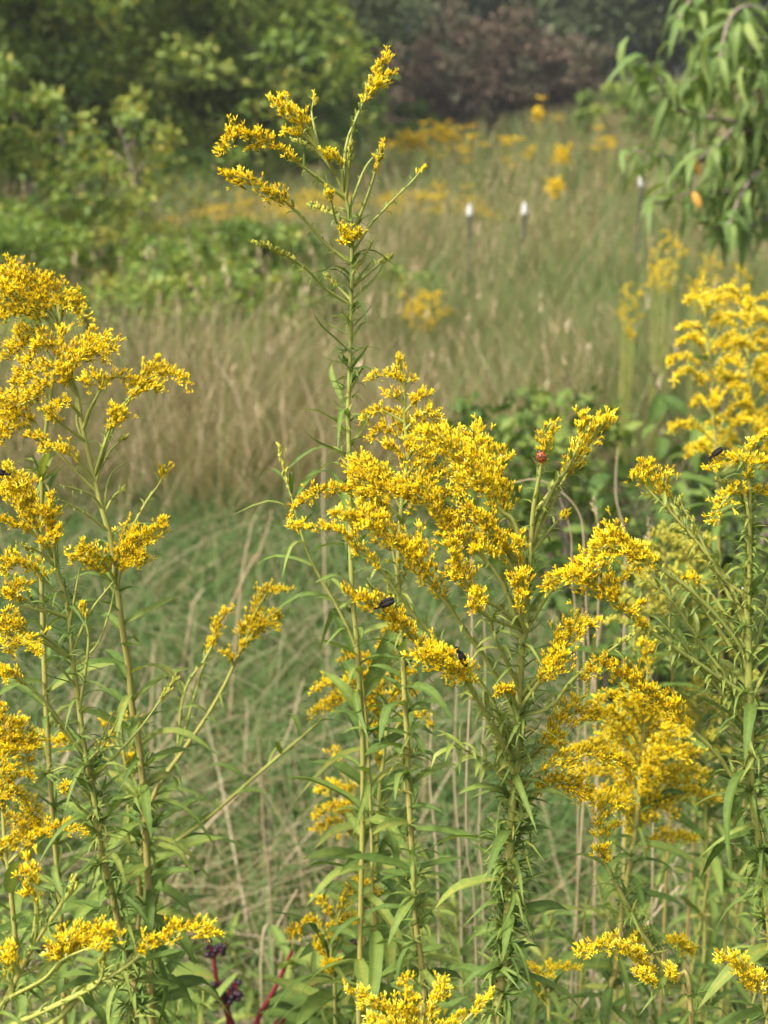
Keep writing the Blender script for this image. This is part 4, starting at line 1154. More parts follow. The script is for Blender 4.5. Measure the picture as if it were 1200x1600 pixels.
# ------------------------------------------------------------------ understorey
def leafy_weed(px, Y, h, n, ln, label, meshes=None, group="leafy stems under the goldenrods"):
    x = at(px, 1000, Y)[0]
    base = np.array((x, Y, float(ground_z(x, Y))))
    root = thing("leafy_weed", base, label, "weed", group)
    C = catmull(np.array([base - ZUP * .02, base + np.array((random.uniform(-.03, .03), 0, h * .5)), base + np.array((random.uniform(-.08, .08), random.uniform(-.05, .05), h))]), 6)
    mb = MB(); mb.tube(C, .0035, .001, 6, 0, .5); mb.build("stem", M['stem'], root, base)
    L = arclen(C)
    for k in range(n):
        t = .18 + .82 * (k + random.uniform(-.3, .3)) / n
        p = along(C, np.array([t * L[-1]]), L)[0]
        az = k * 2.4 + random.uniform(-.4, .4); e = random.uniform(-.35, .35) + (.7 if t > .85 else 0)
        if k % 3 == 0: Goldenrod.shoot(type('R', (), dict(root=root, base=base)), p, np.array((math.cos(az), math.sin(az), 0)), random.uniform(.018, .032))
        put(meshes or L_LANCE, p, (math.cos(az) * math.cos(e), math.sin(az) * math.cos(e), math.sin(e)), ZUP + rng.normal(0, .25, 3), ln * random.uniform(.6, 1.2) * (1.1 - .4 * t), root, base)
    return root
WEED = [(60, 1.5, .72, "below the cascading golden tiers"), (130, 1.7, .62, "between the leaning and the heavy-crowned goldenrod"), (210, 1.5, .60, "at the foot of the heavy-crowned goldenrod"), (300, 1.75, .52, "between heavy-crowned goldenrod and red stems"),
        (280, 1.4, .62, "under the bright knobs' long spray"), (370, 1.9, .42, "behind the red stems"), (440, 1.65, .50, "between red stems and slender goldenrod"), (500, 1.5, .62, "behind the zigzag golden sprays"), (560, 1.8, .55, "behind the slender stem's lower leaves"),
        (620, 1.5, .68, "between the slender and the pyramid-topped stems"), (690, 1.55, .70, "between the pyramid-topped stem and the straws"), (730, 1.8, .58, "among the straight pale straws"), (780, 1.5, .68, "at the back of the thick stem"), (860, 1.6, .62, "between thick stem and low forked sprays"),
        (920, 1.45, .70, "under the golden dome beside the thick stem"), (990, 1.7, .62, "straight under the golden dome"), (1060, 1.5, .70, "under the golden dome beside the snapped stem"), (1130, 1.6, .72, "near the snapped goldenrod's foot"), (1190, 1.9, .75, "behind the snapped goldenrod"),
        (20, 1.8, .70, "behind the cascading golden tiers"), (1100, 2.1, .72, "behind the half-opened green goldenrod"), (950, 2.2, .55, "behind the grey dry stalks"), (160, 2.1, .50, "behind the leaning goldenrod in the green grass"), (450, 1.32, .46, "in front of the slanting stem's grass"), (660, 2.2, .42, "behind the brown straw stalk"),
        (100, 1.3, .66, "among the thin leafy side twigs"), (250, 1.25, .58, "where the slanting stem rises"), (180, 1.22, .70, "tight against the leaning goldenrod"), (540, 1.3, .62, "crowding the slender stem"), (600, 1.28, .74, "close between the middle stems"), (700, 1.25, .66, "between the straws and the thick stem"),
        (760, 1.2, .72, "leaning on the thick stem"), (840, 1.25, .70, "under the darker yellow plumes"), (880, 1.35, .62, "beside the low forked sprays"), (1010, 1.3, .62, "by the leaning goldenrod's pale spray"), (1090, 1.25, .74, "between dome and snapped stem"), (1150, 1.2, .74, "tight against the snapped stem"),
        (1060, 1.35, .78, "rising at the golden dome's foot"), (30, 1.25, .66, "under the bright yellow knobs"), (400, 1.5, .40, "over the dark berries"), (330, 1.45, .46, "before the dark berries")]
for px, Y, h, where in WEED:
    leafy_weed(px, Y, h, random.randint(26, 36), .082, "flowerless leafy stem " + where)

# dry stalks standing and leaning among the goldenrods
def dry_stalk(pts, Y0, Y1, w, label, seed=False):
    P = [at(x, y, Y0 + (Y1 - Y0) * i / (len(pts) - 1)) for i, (x, y) in enumerate(pts)]
    last = P[-1]
    if last[2] > 0.05:
        d = P[-1] - P[-2]
        k = min(1.0, 1.0 if d[2] < -.02 else 0.0)
        g = last + d * (last[2] / max(.02, -d[2])) * (0.5 if k else 0)
        g[2] = float(ground_z(g[0], g[1])) - .02
        P.append(g)
    base = P[-1].copy(); base[2] += .02
    C = catmull(np.array(P), 8)
    root = thing("dry_stalk", base, label, "dry stalk", "dead stalks among the goldenrods")
    mb = MB(); r = .36 * w * mpp(1000, Y0); C[:, 0] += .006 * np.sin(np.linspace(0, 9, len(C)) + w + Y0 * 9) * np.linspace(0, 1, len(C)); mb.tube(C, r * .5, r, 6, 0, .6); mb.build("stem", M['straw'], root, base)
    if seed:
        L = arclen(C); sm = MB()
        for s in np.linspace(0, min(.09, L[-1] * .4), 60):
            p = along(C, np.array([s]), L)[0]; T = nrm(C[0] - C[4])
            d = nrm(T * 1.2 + rng.normal(0, .55, 3))
            V, Q, A = leaf_template(.3, .1, .5, 0, 0, 3)
            Mx = np.array(frame_matrix(p, d, ZUP, random.uniform(.006, .011)))
            sm.add((np.c_[V, np.ones(len(V))] @ Mx.T)[:, :3], Q, 0, A + random.uniform(-.2, .3))
        sm.build("seed_head", M['straw'], root, base)
for pts, Y0, Y1, w, lab, sd in [
    ([(737, 870), (736, 1000), (734, 1150), (733, 1330), (738, 1500)], 1.35, 1.35, 7, "straight pale straw stalk beside the thick goldenrod stem", 0),
    ([(756, 930), (757, 1100), (752, 1300), (750, 1450)], 1.5, 1.5, 6, "greyish straw stalk next to the straight pale one", 0),
    ([(675, 1080), (674, 1200), (680, 1400)], 1.6, 1.6, 6, "brown straw stalk between the pyramid-topped stem and the thin tan straw", 0),
    ([(715, 1000), (712, 1180), (716, 1400)], 1.7, 1.7, 5, "thin tan straw between middle and thick stems", 0),
    ([(402, 1150), (410, 1240), (417, 1355)], 2.2, 2.2, 6, "short pale broken straw standing in the green grass", 0),
    ([(475, 1060), (440, 1170), (370, 1240), (300, 1330)], 2.6, 2.4, 5, "long fallen straw slanting over the green grass", 0),
    ([(465, 1390), (430, 1450), (412, 1480)], 1.9, 1.85, 6, "grey bare stalk slanting near the red stems", 0),
    ([(386, 1090), (384, 1200), (380, 1320)], 2.9, 2.9, 6, "faint straw behind the slanting goldenrod stem", 0),
    ([(926, 785), (934, 840), (936, 1000), (930, 1250)], 1.5, 1.5, 5, "dry grass with tan seed head above the round yellow cluster", 1),
    ([(1012, 815), (1014, 860), (1016, 1000), (1018, 1200)], 1.55, 1.55, 5, "dry grass with narrow seed head before the pale goldenrods", 1),
    ([(800, 755), (835, 749), (870, 765), (905, 800), (917, 850), (920, 1000), (925, 1200)], 1.5, 1.5, 5, "arching dry stalk curving over behind the ladybird spray", 0),
    ([(872, 770), (890, 830), (897, 900), (900, 1100)], 1.55, 1.55, 5, "bent dry stalk below the arching one", 0),
    ([(965, 700), (963, 780), (975, 850), (980, 1000)], 2.0, 2.0, 5, "crooked dry stalk in the shade by the dark shrub", 0),
    ([(1090, 1150), (1085, 1300), (1072, 1480)], 1.7, 1.7, 5, "thin dry stalk between golden dome and snapped goldenrod", 0),
    ([(1030, 1300), (1060, 1400), (1010, 1440)], 1.7, 1.65, 5, "kinked dry stalk below the golden dome", 0),
    ([(1085, 1290), (1040, 1380), (1010, 1450)], 1.75, 1.7, 6, "slanting dry stalk crossing the kinked one", 0),
    ([(910, 950), (915, 1100), (905, 1300)], 1.6, 1.6, 7, "grey dry stalk behind the round yellow cluster", 0),
    ([(940, 960), (925, 1100), (930, 1250)], 1.7, 1.7, 6, "bowed grey stalk behind the snapped goldenrod's arching branch", 0),
    ([(322, 535), (345, 575), (372, 620), (385, 700)], 5.0, 5.0, 6, "pale broken reed leaning in the tan grass", 0),
    ([(472, 590), (490, 640), (505, 700), (508, 800)], 3.4, 3.4, 5, "tall brown grass seed stalk between tan grass and slender stem", 1),
    ([(425, 795), (418, 830), (400, 880), (380, 900)], 3.0, 3.0, 6, "bent grey stalk hooked over in the tan grass", 0),
    ([(395, 815), (388, 850), (380, 890)], 3.2, 3.2, 6, "short pale stub in the tan grass", 0),
    ([(318, 920), (305, 940), (296, 965)], 3.6, 3.6, 7, "whitish curled grass wisp above the green strip", 0),
    ([(240, 1000), (238, 1100), (236, 1200)], 2.9, 2.9, 7, "whitish straw beside the heavy-crowned goldenrod's stem", 0)]:
    dry_stalk(pts, Y0, Y1, w, lab, sd)

# red-stemmed pokeweed with black berries
def pokeweed():
    Y = 1.5
    b = at(372, 1600, Y); base = np.array((b[0], Y, float(ground_z(b[0], Y))))
    root = thing("pokeweed", base, "red-stemmed weed with dark berry strings low in the thicket", "weed")
    stems = [[(456, 1486), (432, 1540), (400, 1600), (385, 1680)], [(334, 1492), (338, 1530), (352, 1570), (372, 1680)], [(362, 1530), (356, 1570), (360, 1620), (375, 1690)], [(545, 1478), (520, 1500), (470, 1570), (400, 1680)]]
    tips = []
    for s in stems:
        P = [at(x, y, Y) for x, y in s] + [base - ZUP * .02]
        C = catmull(np.array(P), 6); tips.append(C)
        mb = MB(); mb.tube(C, .0022, .005, 7, 0, .5); mb.build("stem", M['red_stem'], root, base)
    mesh = MB(); mesh.ball((0, 0, 0), (1, 1, .85), 0, .5, 10, 7); bm = mesh.mesh("berry", [M['berry']])
    def raceme(pts, n):
        C = catmull(np.array([at(x, y, Y - .02) for x, y in pts]), 6)
        mb = MB(); mb.tube(C, .0016, .0010, 5, 0, .6); mb.build("berry_stalk", M['red_stem'], root, base)
        L = arclen(C)
        for k in range(n):
            p = along(C, np.array([L[-1] * (.15 + .85 * k / n)]), L)[0] + rng.normal(0, .004, 3)
            o = bpy.data.objects.new("berry", bm); o.parent = root; o.location = p - base
            r = random.uniform(.0035, .0048); o.scale = (r, r, r); col.objects.link(o)
    raceme([(336, 1500), (330, 1482), (322, 1470)], 6); raceme([(336, 1495), (346, 1480), (355, 1474)], 8)
    raceme([(362, 1535), (370, 1545), (372, 1565)], 9); raceme([(338, 1530), (348, 1548), (345, 1575)], 9)
    raceme([(545, 1478), (552, 1470), (562, 1484)], 9)
    for x, y, ang, ln in [(300, 1540, 2.6, .11), (395, 1545, .6, .12), (440, 1500, .3, .10), (330, 1575, 2.9, .12), (410, 1500, 1.2, .09), (470, 1560, -.2, .12), (520, 1500, .2, .10), (420, 1580, .1, .12)]:
        p = min((np.linalg.norm(c - at(x, y, Y)), tuple(c)) for C in tips for c in C)[1]
        put(L_BROAD, p, (math.cos(ang), -.3, math.sin(ang) * .5), ZUP, ln, root, base)
pokeweed()

# ------------------------------------------------------------------ shrubs and trees
def clumps_foliage(mb, centers, radii, per, size, vbase=.5, vvar=.25, flat=.7):
    """Leaf faces scattered through many small clumps."""
    n = len(centers) * per
    c = np.repeat(centers, per, 0); r = np.repeat(radii, per)
    d = nrm(rng.normal(0, 1, (n, 3))) * (rng.random(n) ** .45)[:, None]
    p = c + d * r[:, None] * np.array((1, 1, flat))
    s = size * rng.uniform(.6, 1.3, n)
    ax = nrm(rng.normal(0, 1, (n, 3)) + np.array((0, 0, -.35)))
    nn = nrm(rng.normal(0, 1, (n, 3)) + np.array((0, 0, .9)))
    sd = nrm(np.cross(nn, ax))
    up = np.cross(ax, sd)
    V = np.stack([p, p + ax * s[:, None] * .5 + sd * s[:, None] * .26 + up * s[:, None] * .05, p + ax * s[:, None], p + ax * s[:, None] * .5 - sd * s[:, None] * .26 + up * s[:, None] * .05], 1)
    val = np.repeat(vbase + rng.normal(0, vvar * .6, len(centers)), per) + rng.normal(0, vvar * .5, n)
    mb.add(V.reshape(-1, 3), np.arange(n * 4).reshape(-1, 4), 0, np.repeat(val, 4))

def tree(name, label, x, Y, h, rx, z0, nclump, per, leaf, crown, vbase=.5, group=None, trunk_r=.14, lean=0.0, cr=.16, cat="tree"):
    gz = float(ground_z(x, Y)); base = np.array((x, Y, gz))
    root = thing(name, base, label, cat, group)
    mb = MB()
    top = base + np.array((lean, 0, h * .8))
    C = catmull(np.array([base - ZUP * .1, base + np.array((lean * .3, .05, h * .3)), base + np.array((lean * .6, -.05, h * .55)), top]), 5)
    mb.tube(C, trunk_r, trunk_r * .25, 8, 0, .5); mb.build("trunk", M['bark'], root, base)
    L = arclen(C)
    cents, rads = [], []
    for k in range(11):
        t = random.uniform(.22, .95); p = along(C, np.array([t * L[-1]]), L)[0]
        az = k * 2.4; q = p + np.array((math.cos(az) * rx * .7, math.sin(az) * rx * .7, h * random.uniform(.05, .18)))
        m2 = (p + q) / 2 + ZUP * .08 * h
        lm = MB(); lm.tube(catmull(np.array([p, m2, q]), 4), trunk_r * .4 * (1.1 - t), trunk_r * .1, 5, 0, .5); lm.build("limb", M['bark'], root, base)
    while len(cents) < nclump:
        d = rng.uniform(-1, 1, 3)
        rr = np.linalg.norm(d)
        if rr > 1 or rr < .35: continue
        zc = (z0 + h) / 2; zr = (h - z0) / 2
        fac = 1.0 + .22 * math.sin(3 * math.atan2(d[1], d[0]) + x) + .15 * math.sin(5 * d[2] + Y)
        cents.append(base + np.array((lean * .5 + d[0] * rx * fac, d[1] * rx * fac, zc + d[2] * zr * fac)))
        rads.append(cr * h * random.uniform(.5, 1.0))
    fm = MB(); clumps_foliage(fm, np.array(cents), np.array(rads), per, leaf, vbase)
    fm.build("crown", M[crown], root, base, smooth=False)
    return root

def xat(px, Y): return float(at(px, 250, Y)[0])
G = "trees closing the far side of the meadow"
tree("broadleaf_tree", "bright green bushy tree behind the bare-stemmed sapling", xat(150, 21), 21, 5.2, 2.3, .0, 165, 95, .16, 'crown', .66, G)
tree("broadleaf_tree", "rounded mid-green tree whose foliage reaches the ground behind the slender stem", xat(390, 23), 23, 4.8, 2.0, .0, 155, 95, .16, 'crown', .62, G)
tree("broadleaf_tree", "dark-hearted green tree behind the leafy yellow-tinted sapling", xat(-60, 19), 19, 4.6, 1.9, .0, 130, 90, .15, 'crown', .55, G)
tree("broadleaf_tree", "green tree peeping over the gap between the two bushy trees", xat(270, 29), 29, 7.5, 2.6, .3, 120, 90, .2, 'crown', .58, G)
tree("broadleaf_tree", "narrow darker green tree beside the russet scrub", xat(510, 33), 33, 6.5, 1.6, .5, 90, 90, .19, 'crown_dark', .7, G)
tree("broadleaf_tree", "dark green tree shading the russet scrub from behind", xat(610, 47), 47, 9.5, 3.4, .6, 120, 90, .26, 'crown_dark', .5, G)
tree("broadleaf_tree", "dusky tree rising straight behind the russet bushes", xat(760, 50), 50, 10, 3.6, .6, 120, 90, .28, 'crown_dark', .45, G)
tree("broadleaf_tree", "dark green tree above the grassy slope", xat(900, 48), 48, 9, 3.2, .4, 120, 90, .27, 'crown_dark', .55, G)
tree("broadleaf_tree", "dark tree behind the long-leaved young tree", xat(1040, 46), 46, 9, 3.2, .4, 120, 90, .27, 'crown_dark', .6, G)
tree("broadleaf_tree", "dark tree ending the far wood past the long-leaved tree", xat(1190, 45), 45, 9, 3.2, .3, 110, 90, .27, 'crown_dark', .55, G)
tree("broadleaf_tree", "tall dark tree far back between green and russet trees", xat(450, 54), 54, 11, 4.2, .8, 110, 90, .32, 'crown_dark', .5, G)
tree("broadleaf_tree", "tall dark tree far back over the bushy green trees", xat(180, 50), 50, 11, 4.6, .8, 110, 90, .32, 'crown_dark', .55, G)
tree("broadleaf_tree", "tall dark tree far back over the dark-hearted one", xat(-60, 48), 48, 10.5, 4.4, .6, 100, 90, .32, 'crown_dark', .5, G)
tree("broadleaf_tree", "tall dark tree far back over the slope", xat(830, 62), 62, 12, 4.8, .8, 100, 90, .34, 'crown_dark', .4, G)
tree("broadleaf_tree", "tall dark tree far back over the long-leaved tree", xat(1120, 60), 60, 12, 4.8, .8, 100, 90, .34, 'crown_dark', .45, G)
tree("broadleaf_tree", "green tree beside the outermost leafy sapling", xat(-330, 18), 18, 4.8, 2.2, .0, 90, 80, .17, 'crown', .58, G)
tree("broadleaf_tree", "dark tree closing the wood past the green trees", xat(-330, 44), 44, 10, 4.4, .5, 80, 80, .34, 'crown_dark', .5, G)
tree("broadleaf_tree", "dark tree closing the wood past the slope", xat(1420, 44), 44, 9.5, 4.2, .3, 80, 80, .34, 'crown_dark', .5, G)
for px, Y, h, rx, lab in [(640, 38, 3.0, 1.6, "russet brown bush beside the shadowy one in the scrub row"), (720, 36, 3.2, 1.7, "broad russet bush with pinkish dry leaves in the scrub row"), (800, 37, 3.0, 1.6, "russet bush with green top in the scrub row"), (868, 38, 2.5, 1.2, "low russet bush at the slope end of the scrub row"), (585, 40, 3.2, 1.5, "shadowy brown bush beside the narrow dark tree")]:
    tree("scrub_bush", lab, xat(px, Y), Y, h, rx, .0, 70, 90, .15, 'crown_brown', .45, "russet scrub below the far wood", .06, cat="bush")
for px, Y, h, rx, lab in [(300, 20, 1.1, 1.0, "low green bush between the two bushy trees"), (470, 21, 1.2, .9, "low green bush between rounded tree and narrow dark tree"), (650, 34, 1.2, .9, "low green bush before the russet scrub"), (560, 30, 1.4, .9, "low olive bush between tree and scrub"), (1000, 30, 1.5, 1.2, "olive bush on the slope behind the long-leaved tree"), (1150, 28, 1.8, 1.4, "green bush on the slope behind the orange leaves")]:
    tree("scrub_bush", lab, xat(px, Y), Y, h, rx, .0, 40, 80, .12, 'crown', .5, "green bushes on the slope", .04, cat="bush")

# loose herbs and small bushes at mid distance on the left
def bush(px, Y, h, rx, nc, per, leaf, mat, v, label, name="small_bush", group="small bushes in the left meadow"):
    x = xat(px, Y); base = np.array((x, Y, float(ground_z(x, Y))))
    root = thing(name, base, label, "bush", group)
    cents, rads = [], []
    for k in range(nc):
        az = random.uniform(0, 2 * math.pi); q = random.random() ** .6; z = random.uniform(.12, 1.0)
        rr = rx * q * math.sqrt(max(.05, 1 - (z - .45) ** 2 * 2.2))
        tip = base + np.array((math.cos(az) * rr, math.sin(az) * rr, h * z))
        cents.append(tip); rads.append(h * random.uniform(.08, .16))
        if k % 3 == 0:
            sm = MB(); sm.tube(catmull(np.array([base + np.array((math.cos(az) * .02, math.sin(az) * .02, -.02)), (base + tip) / 2 + np.array((0, 0, h * .1)), tip]), 4), .007, .003, 5, 0, .5)
            sm.build("stem", M['twig'], root, base)
    fm = MB(); clumps_foliage(fm, np.array(cents), np.array(rads), per, leaf, v)
    o = fm.build("foliage", M[mat], root, base, smooth=False)
    return root
for a in [(395, 9.0, .85, .34, 60, 46, .06, 'crown', .45, "dark green bush beside the slender stem's mid height"), (455, 10.0, .75, .3, 44, 46, .06, 'crown', .42, "small green bush behind the dark green one"),
          (300, 9.8, .8, .45, 54, 46, .05, 'crown', .62, "olive bush between the dark green one and the sapling"), (220, 9.2, .8, .4, 54, 46, .05, 'crown', .6, "olive bush at the foot of the sapling"), (140, 9.6, .95, .5, 60, 46, .05, 'crown', .66, "yellowish olive bush beyond the heavy-crowned goldenrod"),
          (50, 8.6, .95, .5, 60, 46, .05, 'crown', .55, "green bush behind the rounded golden cap"), (-40, 8.0, 1.0, .5, 50, 46, .05, 'crown', .5, "green bush past the one behind the golden cap"),
          (340, 7.6, .72, .42, 50, 46, .05, 'crown', .58, "olive bush at the back of the tan grass"), (180, 7.4, .75, .5, 54, 46, .05, 'crown', .6, "spreading green bush behind the heavy-crowned goldenrod"), (80, 6.8, .7, .4, 46, 46, .05, 'crown', .55, "green bush close behind the golden cap"),
          (480, 8.2, .62, .34, 40, 46, .05, 'crown', .52, "low green bush between tan grass and slender stem"), (640, 8.8, .6, .3, 30, 46, .05, 'crown', .6, "low olive bush near the lone yellow clump"), (270, 8.4, .8, .4, 50, 46, .05, 'crown', .5, "shady green bush between the olive ones"),
          (820, 4.6, .62, .30, 40, 26, .055, 'shrub', .5, "low leafy weed clump between tan grass and dark shrub"), (900, 4.2, .72, .30, 44, 26, .06, 'shrub', .5, "leafy weed clump in front of the dark shrub")]:
    bush(*a)

# yellow-leaved sapling on the left and its neighbours
def sapling(px, Y, h, spread, nl, label, vb, trunk=.018, leaf=.075, yellow=.15):
    x = xat(px, Y); base = np.array((x, Y, float(ground_z(x, Y))))
    root = thing("sapling", base, label, "sapling", "saplings before the left trees")
    C = catmull(np.array([base - ZUP * .05, base + np.array((-.03, 0, h * .4)), base + np.array((-.10, .02, h * .75)), base + np.array((-.2, 0, h))]), 6); L = arclen(C)
    mb = MB(); mb.tube(C, trunk, trunk * .3, 7, 0, .6); mb.build("trunk", M['twig'], root, base)
    cents, rads = [], []
    for k in range(18):
        t = random.uniform(.2, .98); p = along(C, np.array([t * L[-1]]), L)[0]
        az = k * 2.4; ln = spread * random.uniform(.5, 1.0) * (1.25 - .6 * t)
        q = p + np.array((math.cos(az) * ln, math.sin(az) * ln, ln * random.uniform(.2, .7)))
        Cb = catmull(np.array([p, (p + q) / 2 + ZUP * .05, q]), 4)
        lm = MB(); lm.tube(Cb, trunk * .35, trunk * .12, 5, 0, .6); lm.build("limb", M['twig'], root, base)
        for s in (.45, .7, 1.0):
            cents.append(along(Cb, np.array([s * arclen(Cb)[-1]]))[0]); rads.append(.11 * random.uniform(.7, 1.3))
    fm = MB(); clumps_foliage(fm, np.array(cents), np.array(rads), nl, leaf, vb, .35)
    fm.build("crown", M['crown'], root, base, smooth=False)
sapling(228, 10.5, 1.5, .5, 16, "thin bare-stemmed sapling with sparse yellowing leaves before the green trees", .75)
sapling(60, 9.5, 1.75, .6, 26, "leafy sapling with yellow tinted leaves beside the bare-stemmed one", .62)
sapling(-30, 9.0, 1.9, .6, 26, "green sapling past the yellow-tinted one", .55)
sapling(120, 12.5, 1.6, .6, 22, "dim green sapling between the yellowing ones", .5)

# long-leaved young tree on the right
def long_leaf_tree():
    Y = 4.2
    x = float(at(1255, 300, Y)[0]); base = np.array((x, Y + .1, float(ground_z(x, Y))))
    root = thing("peach_tree", base, "young tree with long drooping leaves and two orange ones over the slope", "tree")
    tr = [base - ZUP * .05, base + np.array((.02, 0, .7)), at(1240, 250, Y), at(1215, 60, Y), at(1200, -120, Y), at(1180, -260, Y)]
    C = catmull(np.array(tr), 6)
    mb = MB(); mb.tube(C, .03, .009, 8, 0, .5); mb.build("trunk", M['twig'], root, base)
    limbs = [([(1232, 200), (1150, 190), (1060, 170), (1010, 92)], -.25), ([(1230, 240), (1160, 200), (1125, 225), (1090, 250)], -.35), ([(1215, 95), (1165, 72), (1135, 50), (1085, 20)], .1), ([(1240, 290), (1170, 260), (1080, 250), (985, 235)], -.1),
             ([(1240, 330), (1160, 300), (1090, 300), (1020, 320)], -.3), ([(1205, -40), (1150, -60), (1100, -30), (1060, 30)], -.2), ([(1215, 20), (1170, 10), (1140, 30), (1125, 90)], -.4), ([(1240, 300), (1190, 270), (1160, 300), (1140, 350)], -.45),
             ([(1222, 130), (1180, 110), (1120, 110), (1070, 130)], .2), ([(1200, -90), (1230, -110), (1290, -80), (1330, 20)], 0), ([(1232, 200), (1280, 150), (1330, 140), (1370, 190)], 0), ([(1240, 260), (1210, 200), (1190, 160), (1180, 110)], -.3),
             ([(1240, 320), (1200, 340), (1150, 360), (1100, 350)], -.2)]
    count = 0
    for k, (pts, dy) in enumerate(limbs):
        p0 = C[int(np.argmin([abs(Goldenrod.to_px(c)[1] - pts[0][1]) for c in C]))]
        P = [p0] + [at(a, b, Y + dy * (i + 1) / 3) for i, (a, b) in enumerate(pts[1:])]
        Cb = catmull(np.array(P), 6); L = arclen(Cb)
        lm = MB(); lm.tube(Cb, .009, .003, 6, 0, .6); lm.build("limb", M['twig'], root, base)
        for s in np.linspace(.12, 1.0, 21):
            p = along(Cb, np.array([s * L[-1]]), L)[0]; T = nrm(along(Cb, np.array([min(1, s + .05) * L[-1]]), L)[0] - along(Cb, np.array([(s - .05) * L[-1]]), L)[0])
            if count >= 292: break
            az = count * 2.4
            d = nrm(T * .5 + np.array((math.cos(az), math.sin(az), random.uniform(-.7, .35))))
            put(L_PEACH, p, d, ZUP + rng.normal(0, .3, 3), random.uniform(.085, .135), root, base); count += 1
    fm = MB()          # the many smaller leaves deeper in the crown
    for k in range(260):
        pts, dy = limbs[k % 9]
        q = np.array(pts, float)
        t = random.uniform(.2, 2.99); i = int(t); u = t - i
        xy = q[i] * (1 - u) + q[i + 1] * u + rng.normal(0, (22, 18))
        p = at(xy[0], xy[1], Y + dy * t / 3 + random.gauss(.08, .12))
        az = k * 2.4; d = nrm((math.cos(az), math.sin(az), random.uniform(-1.2, .1)))
        V, Q, A = leaf_template(*random.choice(LONG)[:5], 4)
        Mx = np.array(frame_matrix(p, d, ZUP + rng.normal(0, .3, 3), random.uniform(.08, .13)))
        fm.add((np.c_[V, np.ones(len(V))] @ Mx.T)[:, :3], Q, 0, A + random.uniform(-.3, .25))
    o = fm.build("foliage", M['peach'], root, base); o["kind"] = "stuff"
    for px, py in ((1083, 248), (1083, 300)):
        j = at(px, py, Y - .35)
        # hang each old leaf from the nearest limb by a short stalk
        o = put(L_OLD, j, (.3, -.4, -.8), (0, -1, .2), .05, root, base); o["label"] = "orange dying leaf"
        st = MB(); st.tube(catmull(np.array([j, j + np.array((.01, .05, .05)), j + np.array((.03, .14, .08))]), 4), .0012, .0012, 4, 0, .6); st.build("leaf_stalk", M['twig'], root, base)
long_leaf_tree()

# dark shrub with broad leaves on the right, behind the soft-focus goldenrods
def broad_shrub(px, Y, h, rx, n, ln, label, lo=.1):
    x = xat(px, Y); base = np.array((x, Y, float(ground_z(x, Y))))
    root = thing("broadleaf_shrub", base, label, "shrub", "broad-leaved shrubs on the right")
    k = 0
    for s in range(12):
        az = s * 2.4; tip = base + np.array((math.cos(az) * rx * random.uniform(.4, 1), math.sin(az) * rx * random.uniform(.4, 1), h * random.uniform(.55, 1.0)))
        C = catmull(np.array([base + np.array((math.cos(az), math.sin(az), 0)) * .03 - ZUP * .02, base * .5 + tip * .5 + ZUP * h * .12, tip]), 6); L = arclen(C)
        mb = MB(); mb.tube(C, .004, .0015, 6, 0, .2); mb.build("stem", M['bark'], root, base)
        for j in range(n // 12):
            t = random.uniform(lo, 1); p = along(C, np.array([t * L[-1]]), L)[0]
            a2 = k * 2.4; e = random.uniform(-.5, .4)
            put(L_SHRUB, p, (math.cos(a2) * math.cos(e), math.sin(a2) * math.cos(e), math.sin(e)), ZUP + rng.normal(0, .3, 3), ln * random.uniform(.6, 1.2), root, base); k += 1
broad_shrub(1010, 3.1, .98, .34, 216, .085, "dark broad-leaved shrub between the tan grass and the soft-focus goldenrods")
broad_shrub(1130, 3.3, 1.05, .42, 240, .085, "dark broad-leaved shrub behind the soft-focus goldenrods")
broad_shrub(1250, 3.2, 1.1, .40, 180, .085, "dark broad-leaved shrub behind the outermost soft-focus goldenrod")

# ------------------------------------------------------------------ far goldenrods in the meadow
def far_goldenrod(px, py, Y, wpx, label, n=9):
    top = at(px, py, Y); x = top[0]
    base = np.array((x, Y, float(ground_z(x, Y))))
    root = thing("goldenrod", base, label, "goldenrod", "goldenrods scattered through the far meadow")
    h = max(.3, top[2] - base[2]); w = wpx * mpp(py, Y)
    for k in range(n):
        az = k * 2.4; r = w * .4 * math.sqrt((k + .5) / n)
        tip = base + np.array((math.cos(az) * r, math.sin(az) * r, h * random.uniform(.82, 1.0)))
        mb = MB(); mb.tube(np.array([base + (tip - base) * np.array((.4, .4, 0)) - ZUP * .02, tip * .5 + base * .5, tip]), .0028, .002, 4, 0, .4); st = mb.build("stem", M['stem'], root, base)
        fm = MB()
        for q in range(5):
            a2 = q * 1.26 + k; l = w * .26
            P = tip + np.array((0, 0, -min(h * .04, w * .12) * q))
            plume(fm, catmull(np.array([P, P + np.array((math.cos(a2) * l * .6, math.sin(a2) * l * .6, l * .35)), P + np.array((math.cos(a2) * l, math.sin(a2) * l, l * .1))]), 4), max(.007, w * .022), .0075 * Y / 6, .28, -.12, False, True)
        o = fm.build("flower_plume", FLOWER_MATS, st, base, smooth=False); o["kind"] = "stuff"
    return root
